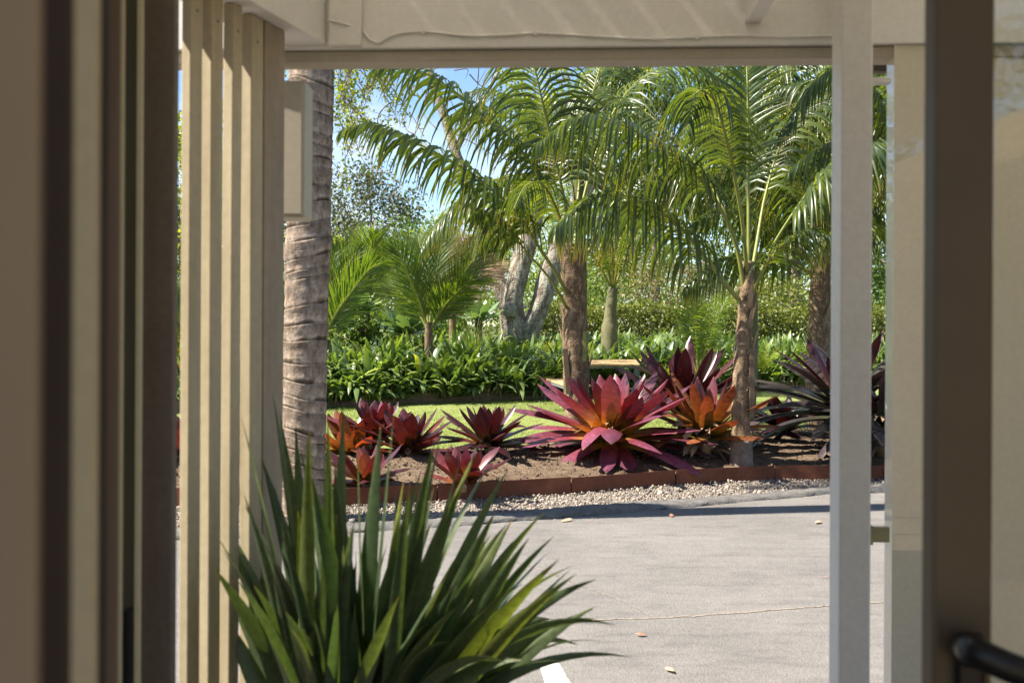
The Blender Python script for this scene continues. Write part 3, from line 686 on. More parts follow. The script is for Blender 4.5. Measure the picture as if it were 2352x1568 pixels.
stiff(842, 720, 20.5, 'feathery palm with arched yellow green fronds behind the small agave', [(770, 570, -.2, 'nikau'), (900, 565, .2, 'nikau'), (830, 540, .5, 'nikau'), (740, 640, .3, 'nikau'), (930, 620, .6, 'nikau'), (860, 530, -.6, 'nikau')], 220)
stiff(735, 800, 17.0, 'feathery palm beside the ringed trunk with fronds leaning to the right', [(885, 600, -.2, 'nikau'), (830, 570, .3, 'nikau'), (780, 560, .6, 'nikau'), (690, 560, .2, 'nikau'), (640, 640, .4, 'nikau'), (560, 700, .3, 'nikau'), (480, 600, .3, 'nikau')], 240, .68)
stiff(1040, 700, 22.5, 'feathery palm with straw coloured old fronds left of the forked tree', [(960, 560, 0, 'nikau'), (1110, 575, 0, 'dry'), (1020, 530, .5, 'nikau'), (1080, 545, -.4, 'dry'), (1150, 620, .3, 'dry')], 260)
stiff(430, 850, 16.0, 'feathery palm glimpsed between the dark post and the first pale slat', [(400, 740, 0, 'nikau'), (450, 700, .3, 'nikau'), (380, 690, .4, 'nikau'), (500, 760, .2, 'nikau'), (420, 660, .5, 'nikau')], 280)
# --- big ringed trunk on the left
Dq = 7.55
kq = thing('ringed_palm', 'thick ringed grey brown palm trunk beside the slatted screen', 'palm', (P(697, 1200, Dq).x, Dq, 0))
cl = [P(694, 1240, Dq), P(697, 1100, Dq), P(700, 900, Dq), P(704, 700, Dq), P(709, 500, Dq), P(713, 300, Dq), P(717, 120, Dq), P(722, -150, Dq), P(727, -420, Dq), P(727, -420, Dq) + Vector((.1, 0, 3)), P(727, -420, Dq) + Vector((.15, 0, 6))]
n = 900; pts = catmull(cl, n); t = np.linspace(0, 1, n)
z = pts[:, 2]; g = np.random.default_rng(5)
marks = [-.1]
while marks[-1] < 12.5: marks.append(marks[-1] + g.choice([.05, .08, .11, .14, .18]) * g.uniform(.85, 1.15))
marks = np.array(marks); idx = np.searchsorted(marks, z) - 1; ph = (z - marks[idx]) / (marks[idx + 1] - marks[idx])
amp = g.uniform(.4, 1.2, len(marks))[idx]
rad = np.interp(z, [0, .4, 3.2, 5], [.175, .160, .168, .15]) + .006 * amp * (ph ** 2) - .007 * amp * np.exp(-(ph / .10) ** 2) + .016 * np.exp(-((z - 2.08) / .09) ** 2)
A = None
V, Fc, A = tube_vf(pts, rad, 40, .010, 5)
# tilt the rings a little so they are not level circles
Vr = V.reshape(n, 40, 3); ang = np.arange(40) * 2 * np.pi / 40
Vr[:, :, 2] += .045 * np.sin(ang + 1.0)[None] * np.sin(z * 2.1 + .5)[:, None] + .004 * np.sin(3 * ang[None] + z[:, None] * 5)
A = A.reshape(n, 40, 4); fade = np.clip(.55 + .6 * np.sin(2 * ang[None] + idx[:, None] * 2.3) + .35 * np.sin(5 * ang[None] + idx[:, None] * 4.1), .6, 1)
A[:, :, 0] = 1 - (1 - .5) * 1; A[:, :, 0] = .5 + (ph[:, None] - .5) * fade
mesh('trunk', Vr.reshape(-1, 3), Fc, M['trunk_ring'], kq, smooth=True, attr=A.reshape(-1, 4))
top = pts[-1]
for i in range(15):
    frond(kq, arch(top, R(i * 137.5), R([60, 35, 12][i % 3]), 2.9, 1.7), .7, 40, .2, 1.6, .1, .04, r0=.03, seed=300 + i, nseg=4)
tube('crownshaft', [top - np.array([0, 0, .5]), top - np.array([0, 0, .2]), top + np.array([0, 0, .1])], [.16, .17, .1], M['greentrunk'], kq, ns=16)

# ------------------------------------------------------------------ bromeliads
GA = math.radians(137.508)
def brom(base, Ln, n, wid, mat, label, seed, heart=None, el=(82, 2), droop=.7, group=None, dry=0, tilt=(0, 0), stem=.0, shape=.85):
    g = np.random.default_rng(seed); base = np.array(base, float)
    k = thing('bromeliad', label, 'bromeliad', base, group)
    i = np.arange(n); f = i / (n - 1)                # 0 inner .. 1 outer
    az = i * GA + g.normal(0, .12, n); e = np.radians(lerp(el[0], el[1], f ** shape)) + g.normal(0, .07, n)
    d = np.stack([np.cos(az) * np.cos(e) + tilt[0], np.sin(az) * np.cos(e) + tilt[1], np.sin(e)], 1)
    sd = np.stack([-np.sin(az), np.cos(az), np.zeros(n)], 1)
    b0 = base + np.array([0, 0, stem]) + np.stack([np.cos(az), np.sin(az), np.zeros(n)], 1) * (.02 + .05 * f)[:, None] * Ln + np.array([0, 0, 1]) * ((1 - f) * .10 * Ln)[:, None]
    ln = Ln * np.interp(f, [0, .25, .6, 1], [.5, .78, 1.0, .92]) * g.uniform(.88, 1.1, n)
    VA = straps(b0, d, sd, ln, 1.15 * wid * np.interp(f, [0, .3, 1], [.75, 1, 1]) * g.uniform(.88, 1.1, n), droop * np.interp(f, [0, .4, 1], [.25, .8, 1.3]) * g.uniform(.5, 1.4, n) * np.where(g.random(n) < .16, 3.0, 1), 9, .20, 'brom', twist=g.normal(0, .22, n))
    nh = int(n * .22) if heart else 0
    f_ = strap_faces(1, 9)
    for j in range(n):
        mesh('leaf', VA[0][j].reshape(-1, 3), f_, M[heart] if j < nh else M[mat], k, smooth=True, attr=VA[1][j].reshape(-1, 4))
    tube('core', [base - np.array([0, 0, .08]), base + np.array([0, 0, stem + .06 * Ln])], [.07 * Ln, .08 * Ln], M['dry'], k, ns=10)
    if dry:
        az = g.uniform(0, 2 * np.pi, dry); e = np.radians(g.uniform(-35, 25, dry)); o_ = np.stack([np.cos(az), np.sin(az), np.zeros(dry)], 1)
        d = o_ * np.cos(e)[:, None] + np.array([0, 0, 1]) * np.sin(e)[:, None]
        VA = straps(base + o_ * .1 + np.array([0, 0, 1]) * g.uniform(.02, .20 + stem, dry)[:, None], d, np.stack([-np.sin(az), np.cos(az), np.zeros(dry)], 1), g.uniform(.16, .34, dry), g.uniform(.05, .1, dry), g.uniform(.8, 2.2, dry), 4, g.uniform(-.3, .4, dry), 'brom', twist=g.normal(0, .8, dry))
        strap_each('dry_leaf', VA, M['dry'], k)
    return k
def bed_at(px, py, z=.2): return G(px, py, z)
brom(bed_at(1405, 1042, .2), 1.06, 58, .18, 'brom_big', 'huge wine red bromeliad with yellow heart sprawling over the steel edging', 1, 'brom_heart', (82, -4), .40, dry=34, stem=.14, tilt=(-.05, -.02), shape=.62)
brom(P(1570, 985, 10.9), .92, 30, .14, 'brom_dark', 'dark maroon bromeliad behind the huge wine one, tallest leaves in the bed', 2, 'brom_red', (84, 25), .4, stem=.2, dry=10)
brom(P(1620, 1040, 10.0), .82, 32, .135, 'brom_orange', 'bronze orange bromeliad between the huge wine one and the slender palm', 3, 'brom_red', (84, 8), .45, dry=26, stem=.16)
brom(P(1945, 1000, 10.6), 1.38, 52, .135, 'brom_plum', 'giant dark plum bromeliad with glossy arching leaves half hidden by the pale post', 4, 'brom_dark', (78, -4), 1.0, dry=18, stem=.2, tilt=(-.2, -.1), shape=.7)
brom(P(1800, 985, 11.6), .55, 24, .12, 'brom_dark', 'small dark bromeliad on the lawn edge right of the slender palm', 5, 'brom_red', (80, 10), .6)
brom(P(2030, 1030, 10.2), .9, 26, .14, 'brom_plum', 'dark bromeliad seen through the gap right of the pale post', 6, 'brom_dark', (82, 5), .6, dry=24, stem=.2)
brom(bed_at(808, 1048, .2), .55, 30, .13, 'brom_orange', 'glowing orange bromeliad right beside the ringed palm trunk', 7, 'brom_orange', (84, 14), .35)
brom(P(862, 1005, 9.9), .50, 26, .12, 'brom_red', 'bright red bromeliad at the back between the orange one and the maroon one', 8, 'brom_heart', (84, 18), .35)
brom(P(938, 1035, 9.6), .56, 28, .125, 'brom_red', 'maroon bromeliad with reflexed leaves in front of the lawn, left of centre', 9, 'brom_dark', (84, 10), .45)
brom(P(1122, 1035, 9.7), .58, 36, .105, 'brom_dark', 'dark chocolate bromeliad with spidery leaves standing before the open lawn', 10, 'brom_red', (84, 2), .5, stem=.05)
brom(bed_at(1064, 1108, .17), .42, 18, .11, 'brom_red', 'small upright red bromeliad close behind the steel edging', 11, 'brom_big', (84, 22), .35)
brom(bed_at(838, 1108, .17), .42, 18, .11, 'brom_red', 'small red and orange bromeliad low in front of the orange one', 12, 'brom_orange', (82, 18), .4)
brom(P(410, 1050, 9.3), .6, 24, .13, 'brom_red', 'red bromeliad glimpsed left of the first pale slat', 13, 'brom_heart', (84, 10), .4)
brom(P(550, 1040, 9.4), .6, 24, .13, 'brom_red', 'pinkish red bromeliad glimpsed between the third and fourth slats', 14, 'brom_heart', (84, 10), .4)

# ------------------------------------------------------------------ picnic table and bench
def trestle(name, label, cat, nl, nr, fl, fr, ztop, planks, leg, along=True):
    """four ground-plan corners (near/far, left/right), top at ztop"""
    c = (Vector(nl) + Vector(nr) + Vector(fl) + Vector(fr)) / 4
    k = thing(name, label, cat, (c.x, c.y, LZ))
    nl, nr, fl, fr = [Vector((p[0], p[1], ztop)) for p in (nl, nr, fl, fr)]
    ln = (fl - nl).length; n = planks
    w = ((nr - nl).length - .006 * (n - 1)) / n
    for i in range(n):
        t = (i + .5) / n; a, b = nl.lerp(nr, t), fl.lerp(fr, t)
        bar('plank', a - Vector((0, 0, .014)), b - Vector((0, 0, .014)), w, .028, M['timber'], k, .003)
    u = .06
    cor = [nl.lerp(fr, u), nr.lerp(fl, u), fr.lerp(nl, u), fl.lerp(nr, u)]
    for p in cor:
        bar('leg', Vector((p.x, p.y, LZ - .01)), Vector((p.x, p.y, ztop - .032)), leg, leg, M['steel'], k, .003, hint=(0, 1, 0))
    for i in range(4):
        a, b = cor[i], cor[(i + 1) % 4]; e = (b - a).normalized() * (leg * .5 + .001)
        bar('rail', a + e - Vector((0, 0, .055)), b - e - Vector((0, 0, .055)), leg * .8, .04, M['steel'], k, .003)
    return k
A1, A2 = P(1297, 888, 15.8), P(1247, 868, 17.9)
zb = .545
trestle('bench', 'low slatted timber bench on grey steel legs at the left of the picnic table', 'bench', A1, A1 + Vector((.42, 0, 0)), A2, A2 + Vector((.42, 0, 0)), zb, 4, .035)
B1, B2, B3, B4 = P(1325, 840, 16.3), P(1469, 836, 16.6), P(1335, 826, 18.6), P(1474, 829, 18.6)
trestle('picnic_table', 'timber topped picnic table on grey steel legs behind the stout palm', 'table', B1, B2, B3, B4, .855, 8, .05)

# ------------------------------------------------------------------ ground cover of broad strap leaves
def clumps(n, seed, region, leaves=(13, 19), L=(.36, .56), wd=.092):
    g = np.random.default_rng(seed); B = []; Dv = []; Sd = []; Ls = []; Wd = []; Dr = []; Rn = []
    for i in range(n):
        X, Y, z0 = region(g)
        m = int(g.integers(*leaves)); s = g.uniform(.72, 1.3); cr = g.uniform(-.12, .12)
        az = g.uniform(0, 2 * np.pi, m); e = np.radians(g.uniform(25, 82, m))
        B.append(np.stack([X + g.normal(0, .05, m), Y + g.normal(0, .05, m), np.full(m, z0) + g.uniform(0, .18, m)], 1))
        Dv.append(np.stack([np.cos(az) * np.cos(e), np.sin(az) * np.cos(e), np.sin(e)], 1))
        Sd.append(np.stack([-np.sin(az), np.cos(az), np.zeros(m)], 1)); Ls.append(g.uniform(*L, m) * s); Wd.append(wd * g.uniform(.75, 1.2, m) * s); Dr.append(g.uniform(1.0, 2.8, m))
        Rn.append(np.clip(g.beta(2.2, 2.2, m) * .93 + cr + (g.random(m) > .985) * .3, 0, 1))
    c = np.concatenate
    return straps(c(B), c(Dv), c(Sd), c(Ls), c(Wd), c(Dr), 6, .14, 'lily', twist=rng.normal(0, .3, sum(map(len, Ls))), rnd=c(Rn))
def front_region(g):
    X = g.uniform(-5.2, 9.5); t = g.random(); Y = float(interp(WALL, X)) - .13 + t * .85
    return X, Y, .22 + .26 * min(1, t * 1.6) + (.06 if g.random() < .3 else 0)
def back_region(g):
    X = g.uniform(-5.5, 10.5); t = g.random() ** 1.1; Y = float(interp(WALL, X)) + .7 + t * 7
    return X, Y, float(backz(X, Y)) + .12 + .1 * g.random()
def hang_region(g):
    X = float(g.choice([-3.9, -3.2, -2.6, -2.0, -1.3, -.9, .2, .55, 1.4, 2.4, 3.4, 4.3, 5.2, 6.5])) + g.normal(0, .18); Y = float(interp(WALL, X)) - .16 + g.normal(0, .05)
    return X, Y, .20 + .1 * g.random()
o = strap_mesh('ground_cover', cat_va([clumps(120, 3, hang_region, L=(.34, .56)), clumps(380, 1, front_region, L=(.40, .62)), clumps(620, 2, back_region)]), M['lily'])
tag(o, 'dense glossy green strap leaved ground cover on the bank behind the lawn', 'ground cover', kind='stuff')
# hanging dry leaves at the foot of the bank
g = np.random.default_rng(77); N = 150
X = g.uniform(-4.5, 9, N); Y = interp(WALL, X) - .04
VA = straps(np.stack([X, Y, g.uniform(.36, .5, N)], 1), np.stack([g.normal(0, .3, N), -np.ones(N), g.uniform(-.2, .5, N)], 1), np.stack([np.ones(N), np.zeros(N), np.zeros(N)], 1), g.uniform(.22, .4, N), .04, g.uniform(2, 4, N), 5, .1, 'lily', twist=g.normal(0, .5, N))
o = strap_mesh('withered_leaves', VA, M['dry']); tag(o, 'withered straw coloured leaves hanging over the timber sleepers', 'dry leaves', kind='stuff')

# ferns
def fern(px, py, D, label, seed, s=1.0):
    c = P(px, py, D); k = thing('fern', label, 'fern', (c.x, D, c.z))
    for i in range(13):
        frond(k, arch((c.x, D, c.z), R(i * 137.5), R(80 - 3.2 * i), .62 * s, .8), .11 * s, 22, .12, .5, .2, .02 * s, 80, 55, mat='fern', r0=.006, seed=seed + i, nseg=3, rbase=.3)
fern(1168, 860, 18.3, 'yellow green fern among the lilies left of the bench', 400, .9)
fern(1752, 855, 19.5, 'yellow green fern among the lilies just right of the slender palm', 420, 1.0)
fern(1258, 830, 20.5, 'pale fern tucked behind the bench close to the stout palm', 440, .8)
fern(1592, 838, 20.5, 'small yellowish fern above the bronze bromeliad', 460, .7)
fern(1520, 880, 18.8, 'low fern beneath the right end of the picnic table', 480, .6)

# agaves
def agave(px, py, D, Ln, n, label, seed, stemto=None):
    c = P(px, py, D); g = np.random.default_rng(seed); k = thing('agave', label, 'agave', (c.x, D, .45))
    i = np.arange(n); f = i / (n - 1); az = i * GA; e = np.radians(lerp(80, 8, f)) + g.normal(0, .08, n)
    d = np.stack([np.cos(az) * np.cos(e), np.sin(az) * np.cos(e), np.sin(e)], 1); sd = np.stack([-np.sin(az), np.cos(az), np.zeros(n)], 1)
    VA = straps(np.repeat([[c.x, D, c.z]], n, 0) + d * .03, d, sd, Ln * np.interp(f, [0, .4, 1], [.6, 1, .9]), Ln * .34, .35, 8, .16, 'agave', rnd=g.random(n))
    strap_each('leaf', VA, M['agave'], k)
    tube('stem', [(c.x, D, .3), (c.x, D, (c.z + .35) / 2), (c.x, D, c.z + .02)], [.09, .08, .07], M['fibre'], k, ns=12, wob=.05)
agave(828, 715, 19.4, .5, 24, 'pale green agave rosette raised on a bare stem at the left of the bank', 1)
agave(935, 765, 20.2, .80, 26, 'large broad leaved agave behind the V shaped feather palm', 2)
agave(1100, 735, 20.6, .6, 20, 'agave rosette half hidden left of the forked tree', 3)
def broad(px, py, D, label, seed, n=9):
    c = P(px, py, D); g = np.random.default_rng(seed); k = thing('broad_leaf_plant', label, 'plant', (c.x, D, c.z))
    az = np.arange(n) * GA + g.normal(0, .3, n); e = np.radians(g.uniform(45, 80, n)); o_ = np.stack([np.cos(az), np.sin(az), np.zeros(n)], 1)
    d = o_ * np.cos(e)[:, None] + np.array([0, 0, 1]) * np.sin(e)[:, None]
    strap_each('leaf', straps(np.repeat([[c.x, D, c.z - .1]], n, 0), d, np.stack([-np.sin(az), np.cos(az), np.zeros(n)], 1), g.uniform(.4, .65, n), g.uniform(.13, .2, n), g.uniform(.6, 1.6, n), 7, .12, 'lily', rnd=g.uniform(.6, .95, n)), M['lily'], k)
broad(1068, 830, 17.9, 'light green plant with broad pointed leaves rising among the lilies below the forked tree', 71)
broad(905, 820, 18.4, 'broad leaved plant poking up from the lilies below the large agave', 72)
broad(1015, 860, 17.2, 'broad leaved plant in the front of the lilies under the V shaped palm', 73, 7)
broad(1660, 850, 20.2, 'broad leaved plant in the lilies just left of the slender palm', 74, 8)
# tufted grassy plant
c = P(1085, 770, 19.6); g = np.random.default_rng(50); N = 150
k = thing('grass_tuft', 'tall arching grassy tuft to the left of the forked tree', 'grass tuft', (c.x, c.y, .5))
az = g.uniform(0, 2 * np.pi, N); e = np.radians(g.uniform(40, 88, N))
d = np.stack([np.cos(az) * np.cos(e), np.sin(az) * np.cos(e), np.sin(e)], 1)
strap_mesh('blades', straps(np.repeat([[c.x, c.y, .55]], N, 0) + g.normal(0, .06, (N, 3)), d, np.stack([-np.sin(az), np.cos(az), np.zeros(N)], 1), g.uniform(.8, 1.45, N), .022, g.uniform(.6, 2.0, N), 7, .1, 'blade'), M['nikau'], k, kind='stuff')

# ------------------------------------------------------------------ trees
LEAF_T = np.array([(0, 0, 0), (.5, .32, .06), (1, 0, -.06), (.5, -.32, .06)], float)
LEAF_F = np.array([(0, 1, 2, 3)]); LEAF_A = np.array([0, .5, 1, .5])
def leaves_at(name, pos, size, mat, parent, seed, kind='stuff', squash=.5):
    g = np.random.default_rng(seed); N = len(pos); s = size * g.uniform(.6, 1.35, N)
    return scatter(name, LEAF_T, LEAF_F, pos, randrot(N, g), np.stack([s, s * 1.0, s], 1), mat, LEAF_A, parent, kind=kind)
def blob(g, N, c, r, nclump, cs):
    """points in leafy clumps spread through an ellipsoid, denser to the outside"""
    u = g.normal(size=(nclump, 3)); u /= np.linalg.norm(u, axis=1)[:, None]; rr = g.uniform(.35, 1.0, nclump) ** .6
    cc = np.array(c) + u * rr[:, None] * np.array(r); i = g.integers(0, nclump, N)
    return cc[i] + g.normal(size=(N, 3)) * cs * g.uniform(.5, 1.2, nclump)[i][:, None]
def leafy_tree(name, label, base, c, r, N, size, mat, seed, nclump=60, cs=.3, cat='tree', trunk_r=.14, group=None, bark='thinbark', limbs=5):
    g = np.random.default_rng(seed); k = thing(name, label, cat, base, group)
    b = np.array(base, float); c = np.array(c, float); r = np.array(r, float)
    tube('trunk', catmull([b - [0, 0, .15], b + (c - b) * .5 + g.normal(0, .1, 3) * [1, 1, 0], c], 14), np.linspace(trunk_r, trunk_r * .35, 14), M[bark], k, ns=10, wob=.05, seed=seed)
    L_ = []
    for i in range(limbs):
        e = c + g.normal(0, .55, 3) * r; s0 = b + (c - b) * g.uniform(.45, .9)
        v, f, a = tube_vf(catmull([s0, (s0 + e) / 2 + [0, 0, .15 * r[2]], e], 8), np.linspace(trunk_r * .45, trunk_r * .08, 8), 6, .05, seed + i); L_.append((v, f, a))
    if L_:
        v, f, a = join_vf(L_); mesh('limbs', v, f, M[bark], k, smooth=True, attr=a)
    leaves_at('crown', blob(g, N, c, r, nclump, cs), size, M[mat], k, seed + 5)
    return k
# forked lichen-covered tree
Dt = 23.0
kt = thing('forked_tree', 'old forked tree with pale lichen covered bark behind the lilies', 'tree', (P(1190, 790, Dt).x, Dt, .55))
def limb(name, pts, r0, r1, seed, n=34):
    pp = catmull([P(x, y, Dt + d) for x, y, d in pts], n)
    return tube(name, pp, np.linspace(r0, r1, n) * (1 + .12 * np.sin(np.linspace(0, 13, n) + seed)), M['bark'], kt, ns=18, wob=.05, seed=seed)
limb('trunk', [(1192, 850, 0), (1188, 790, 0), (1182, 740, -.05), (1178, 690, -.1), (1196, 610, 0), (1215, 540, .1), (1235, 470, .2), (1262, 400, .3), (1300, 330, .4), (1350, 260, .5)], .34, .10, 1, 50)
limb('limb', [(1180, 770, .1), (1165, 700, .25), (1140, 640, .4), (1122, 580, .5), (1100, 500, .6), (1072, 420, .7), (1046, 350, .8), (1012, 240, .9), (975, 130, 1.0), (930, 20, 1.2)], .25, .07, 2, 50)
limb('limb', [(1205, 800, -.05), (1225, 740, -.1), (1248, 680, -.05), (1268, 610, 0), (1290, 540, .1), (1320, 470, .2), (1370, 400, .3), (1420, 300, .4)], .27, .12, 3, 46)
limb('limb', [(1046, 350, .8), (1080, 280, .6), (1120, 210, .5), (1170, 120, .5)], .08, .03, 4, 20)
kn = P(1172, 712, Dt - .36)
V, Fc, A = tube_vf(np.array([kn + Vector((0, .14, 0)), kn, kn + Vector((0, -.03, 0)), kn + Vector((0, .0, 0)), kn + Vector((0, .06, 0))]), [.19, .17, .13, .09, .07], 16, .06, 9)
mesh('knot', V, Fc, M['bark'], kt, smooth=True)
bbox('hollow', kn + Vector((0, .03, 0)), (.06, 0, 0), (0, .02, 0), (0, 0, .055), M['darkbrown'], kt, .02)
g = np.random.default_rng(91)
tw = []
for i in range(70):
    s0 = np.array(P(g.uniform(950, 1420), g.uniform(60, 420), Dt + g.uniform(-.4, 1.2))); e = s0 + g.normal(0, .55, 3) + [0, 0, -.1]
    tw.append(tube_vf(catmull([s0, (s0 + e) / 2 + g.normal(0, .1, 3), e], 6), np.linspace(.016, .004, 6), 4, 0, i))
v, f, a = join_vf(tw); mesh('twigs', v, f, M['thinbark'], kt, attr=a, kind='stuff')
leaves_at('crown', blob(g, 5200, P(1330, 150, Dt + .5), (2.6, 1.5, 1.7), 55, .22), .10, M['twig_leaf'], kt, 92)
# weeping twiggy tree at the left
Dw = 17.5
wb = P(700, 850, Dw)
kw = thing('weeping_tree', 'weeping tree with thin hanging twigs and sparse yellow green leaves against the sky', 'tree', (wb.x, Dw, .4))
tube('trunk', catmull([(wb.x, Dw, .3), P(690, 600, Dw), P(680, 300, Dw), P(700, 60, Dw), P(760, -80, Dw)], 24), np.linspace(.16, .07, 24), M['thinbark'], kw, ns=10, wob=.06)
g = np.random.default_rng(123); tw = []; lp = []
for i in range(64):
    x0 = g.uniform(640, 960) if i % 4 else g.uniform(770, 860); y0 = g.uniform(-60, 250); dd = g.uniform(-.9, .9)
    p = np.array(P(x0, y0, Dw + dd)); d = np.array([g.normal(0, .5), g.normal(0, .4), -.4]); path = [p.copy()]
    m = int(g.integers(8, 20)) if x0 < 880 else int(g.integers(5, 9))
    for q in range(m):
        d = d * .72 + np.array([g.normal(0, .38), g.normal(0, .35), -.30]); p = p + d / np.linalg.norm(d) * .13; path.append(p.copy())
        if q > 1:
            e = p + g.normal(0, .14, 3); tw.append(tube_vf([p, (p + e) / 2 + g.normal(0, .02, 3), e], [.005, .004, .002], 4, 0, q))
            if g.random() < .72: lp.append(p + g.normal(0, .06, (int(g.integers(4, 15)), 3)))
    tw.append(tube_vf(catmull(path, 3 * len(path)), np.linspace(.013, .004, 3 * len(path)), 5, 0, i))
for i in range(5):
    x1 = (770, 820, 880, 700, 930)[i]
    tw.append(tube_vf(catmull([P(700, 60, Dw), P((700 + x1) / 2, -60 + 15 * i, Dw), P(x1, (120, -20, 40, 120, -10)[i], Dw)], 14), np.linspace(.05, .014, 14), 7, .04, i))
v, f, a = join_vf(tw); mesh('twigs', v, f, M['thinbark'], kw, smooth=True, attr=a, kind='stuff')
leaves_at('foliage', np.concatenate(lp), .07, M['twig_leaf'], kw, 124)
# denser spring-green sprays lower on the left and the mass trees behind
def bush(px, py, D, rx, rz, N, size, mat, label, seed, name='tree', cat='tree', ry=None, **k):
    c = P(px, py, D); b = (c.x, D, float(backz(c.x, D)) if D < 40 else .3)
    return leafy_tree(name, label, b, c, (rx, ry or rx * .8, rz), N, size, M and mat, seed, cat=cat, **k)
bush(790, 650, 24.5, 1.5, 1.3, 5200, .10, 'twig_leaf', 'bright spring green shrub behind the feather palms at the left', 501, 'shrub', 'shrub', nclump=70, cs=.2, trunk_r=.07)
bush(855, 510, 38, 2.3, 2.0, 8000, .13, 'grey_leaf', 'grey green olive like tree against the sky left of the palms', 502, nclump=90, cs=.38)
bush(930, 640, 33, 2.8, 1.9, 8000, .12, 'tree_leaf', 'dark leafy tree behind the large agave', 503, nclump=70, cs=.35)
bush(1060, 620, 30, 1.9, 2.2, 6500, .11, 'pale_leaf', 'pale twiggy shrub left of the forked tree', 504, 'shrub', 'shrub', nclump=70, cs=.25, trunk_r=.08)
bush(1300, 560, 46, 5.0, 3.6, 13000, .17, 'pale_leaf', 'pale leafy tree far behind the forked tree', 505, nclump=110, cs=.6)
bush(1600, 560, 48, 5.5, 4.2, 15000, .17, 'pale_leaf', 'pale leafy tree far off behind the middle palms', 506, nclump=120, cs=.6)
bush(1900, 560, 44, 5.0, 4.5, 14000, .17, 'tree_leaf', 'mid green tree far off behind the right hand palms', 507, nclump=120, cs=.6)
bush(1500, 300, 40, 4.6, 2.6, 13000, .17, 'tree_leaf', 'bright green treetop showing through the palm fronds at the top', 508, nclump=80, cs=.5, trunk_r=.25)
bush(1830, 280, 36, 4.4, 3.0, 13000, .16, 'tree_leaf', 'leafy treetop behind the palms at the upper right', 509, nclump=80, cs=.5, trunk_r=.25)
bush(2080, 480, 34, 3.6, 4.5, 13000, .16, 'tree_leaf', 'leafy tree behind the gap at the far right', 510, nclump=90, cs=.5, trunk_r=.25)
bush(1540, 665, 32, 1.7, 1.0, 4200, .10, 'pink_leaf', 'pinkish flowering shrub above the hedge', 511, 'shrub', 'shrub', nclump=50, cs=.2, trunk_r=.06)
bush(1820, 690, 33, 1.8, .8, 3600, .10, 'hedge_leaf', 'olive shrub above the hedge at the right', 512, 'shrub', 'shrub', nclump=50, cs=.2, trunk_r=.06)
bush(420, 480, 30, 3.0, 3.6, 12000, .14, 'twig_leaf', 'yellow green tree glimpsed between the dark post and the slats', 513, nclump=90, cs=.4)
bush(560, 560, 34, 3.0, 3.0, 9000, .14, 'tree_leaf', 'tree behind the slatted screen', 514, nclump=80, cs=.4)
bush(415, 830, 15.5, .8, .6, 1600, .11, 'croton', 'yellow and orange leaved shrub glimpsed left of the first slat', 515, 'shrub', 'shrub', nclump=40, cs=.12, trunk_r=.04, limbs=4)
bush(760, 760, 19.5, 1.0, .7, 2400, .12, 'tree_leaf', 'dark green shrub low beside the ringed trunk', 516, 'shrub', 'shrub', nclump=40, cs=.15, trunk_r=.04)
bush(950, 745, 24, 1.8, .8, 4000, .11, 'tree_leaf', 'dark shrub behind the agaves', 517, 'shrub', 'shrub', nclump=60, cs=.2, trunk_r=.05)
# two trees added behind the camera only to be mirrored in the glossy panel
leafy_tree('reflection_tree', 'added leafy tree behind the viewer, unseen except mirrored in the glossy cream panel', (5.2, -9, 0), (5.2, -9, 3.4), (1.5, 1.3, 1.7), 3500, .16, 'tree_leaf', 530, nclump=45, cs=.3)
leafy_tree('reflection_tree', 'second added tree behind the viewer, unseen except mirrored in the door glass', (8.6, -10, 0), (8.6, -10, 3.0), (1.6, 1.3, 1.8), 3500, .16, 'tree_leaf', 531, nclump=45, cs=.3)
# clipped hedge
g = np.random.default_rng(600); N = 42000; Dh = 29.0
xa, xb = P(1215, 740, Dh).x, P(2120, 740, Dh).x
kh = thing('hedge', 'long clipped olive green hedge across the back of the garden', 'hedge', ((xa + xb) / 2, Dh, .5))
X = g.uniform(xa, xb, N); zz = g.random(N) ** .8 * 1.72 + .40 + .08 * np.sin(X * 2.1) + .05 * np.sin(X * 5.3)
Y = Dh + g.normal(0, .28, N)
leaves_at('foliage', np.stack([X, Y, zz], 1), .085, M['hedge_leaf'], kh, 601)
for i in range(9):
    q = xa + (xb - xa) * (i + .5) / 9
    tube('stem', [(q, Dh, .4), (q + .05, Dh, 1.0), (q, Dh, 1.7)], [.04, .03, .015], M['thinbark'], kh, ns=6)
# far tree belt that reads as one mass
g = np.random.default_rng(700); L_ = []
for i in range(26):
    c = (-34 + i * 3.2 + g.normal(0, .8), 75 + g.normal(0, 5), 2.6 + g.uniform(-.6, 1.2)); L_.append(blob(g, 1700, c, (2.6, 2.0, 2.6), 30, .6))
o = leaves_at('far_trees', np.concatenate(L_), .30, M['pale_leaf'], None, 701); tag(o, 'distant belt of trees closing the view behind the hedge', 'trees', kind='stuff')
# a bit of a house between the limbs
hc = P(1215, 715, 52)
hs = thing('house', 'low grey roofed house glimpsed between the limbs of the forked tree', 'house', (hc.x, 52, .3))
bbox('wall', (hc.x + .9, 52.5, 1.25), (1.3, 0, 0), (0, 1.5, 0), (0, 0, 1.1), M['whitewood'], hs, .01)
bbox('roof', (hc.x + .9, 52.3, 2.5), (1.6, 0, 0), (0, 2.0, 0), (0, 0, .13), M['roofing'], hs, .02)

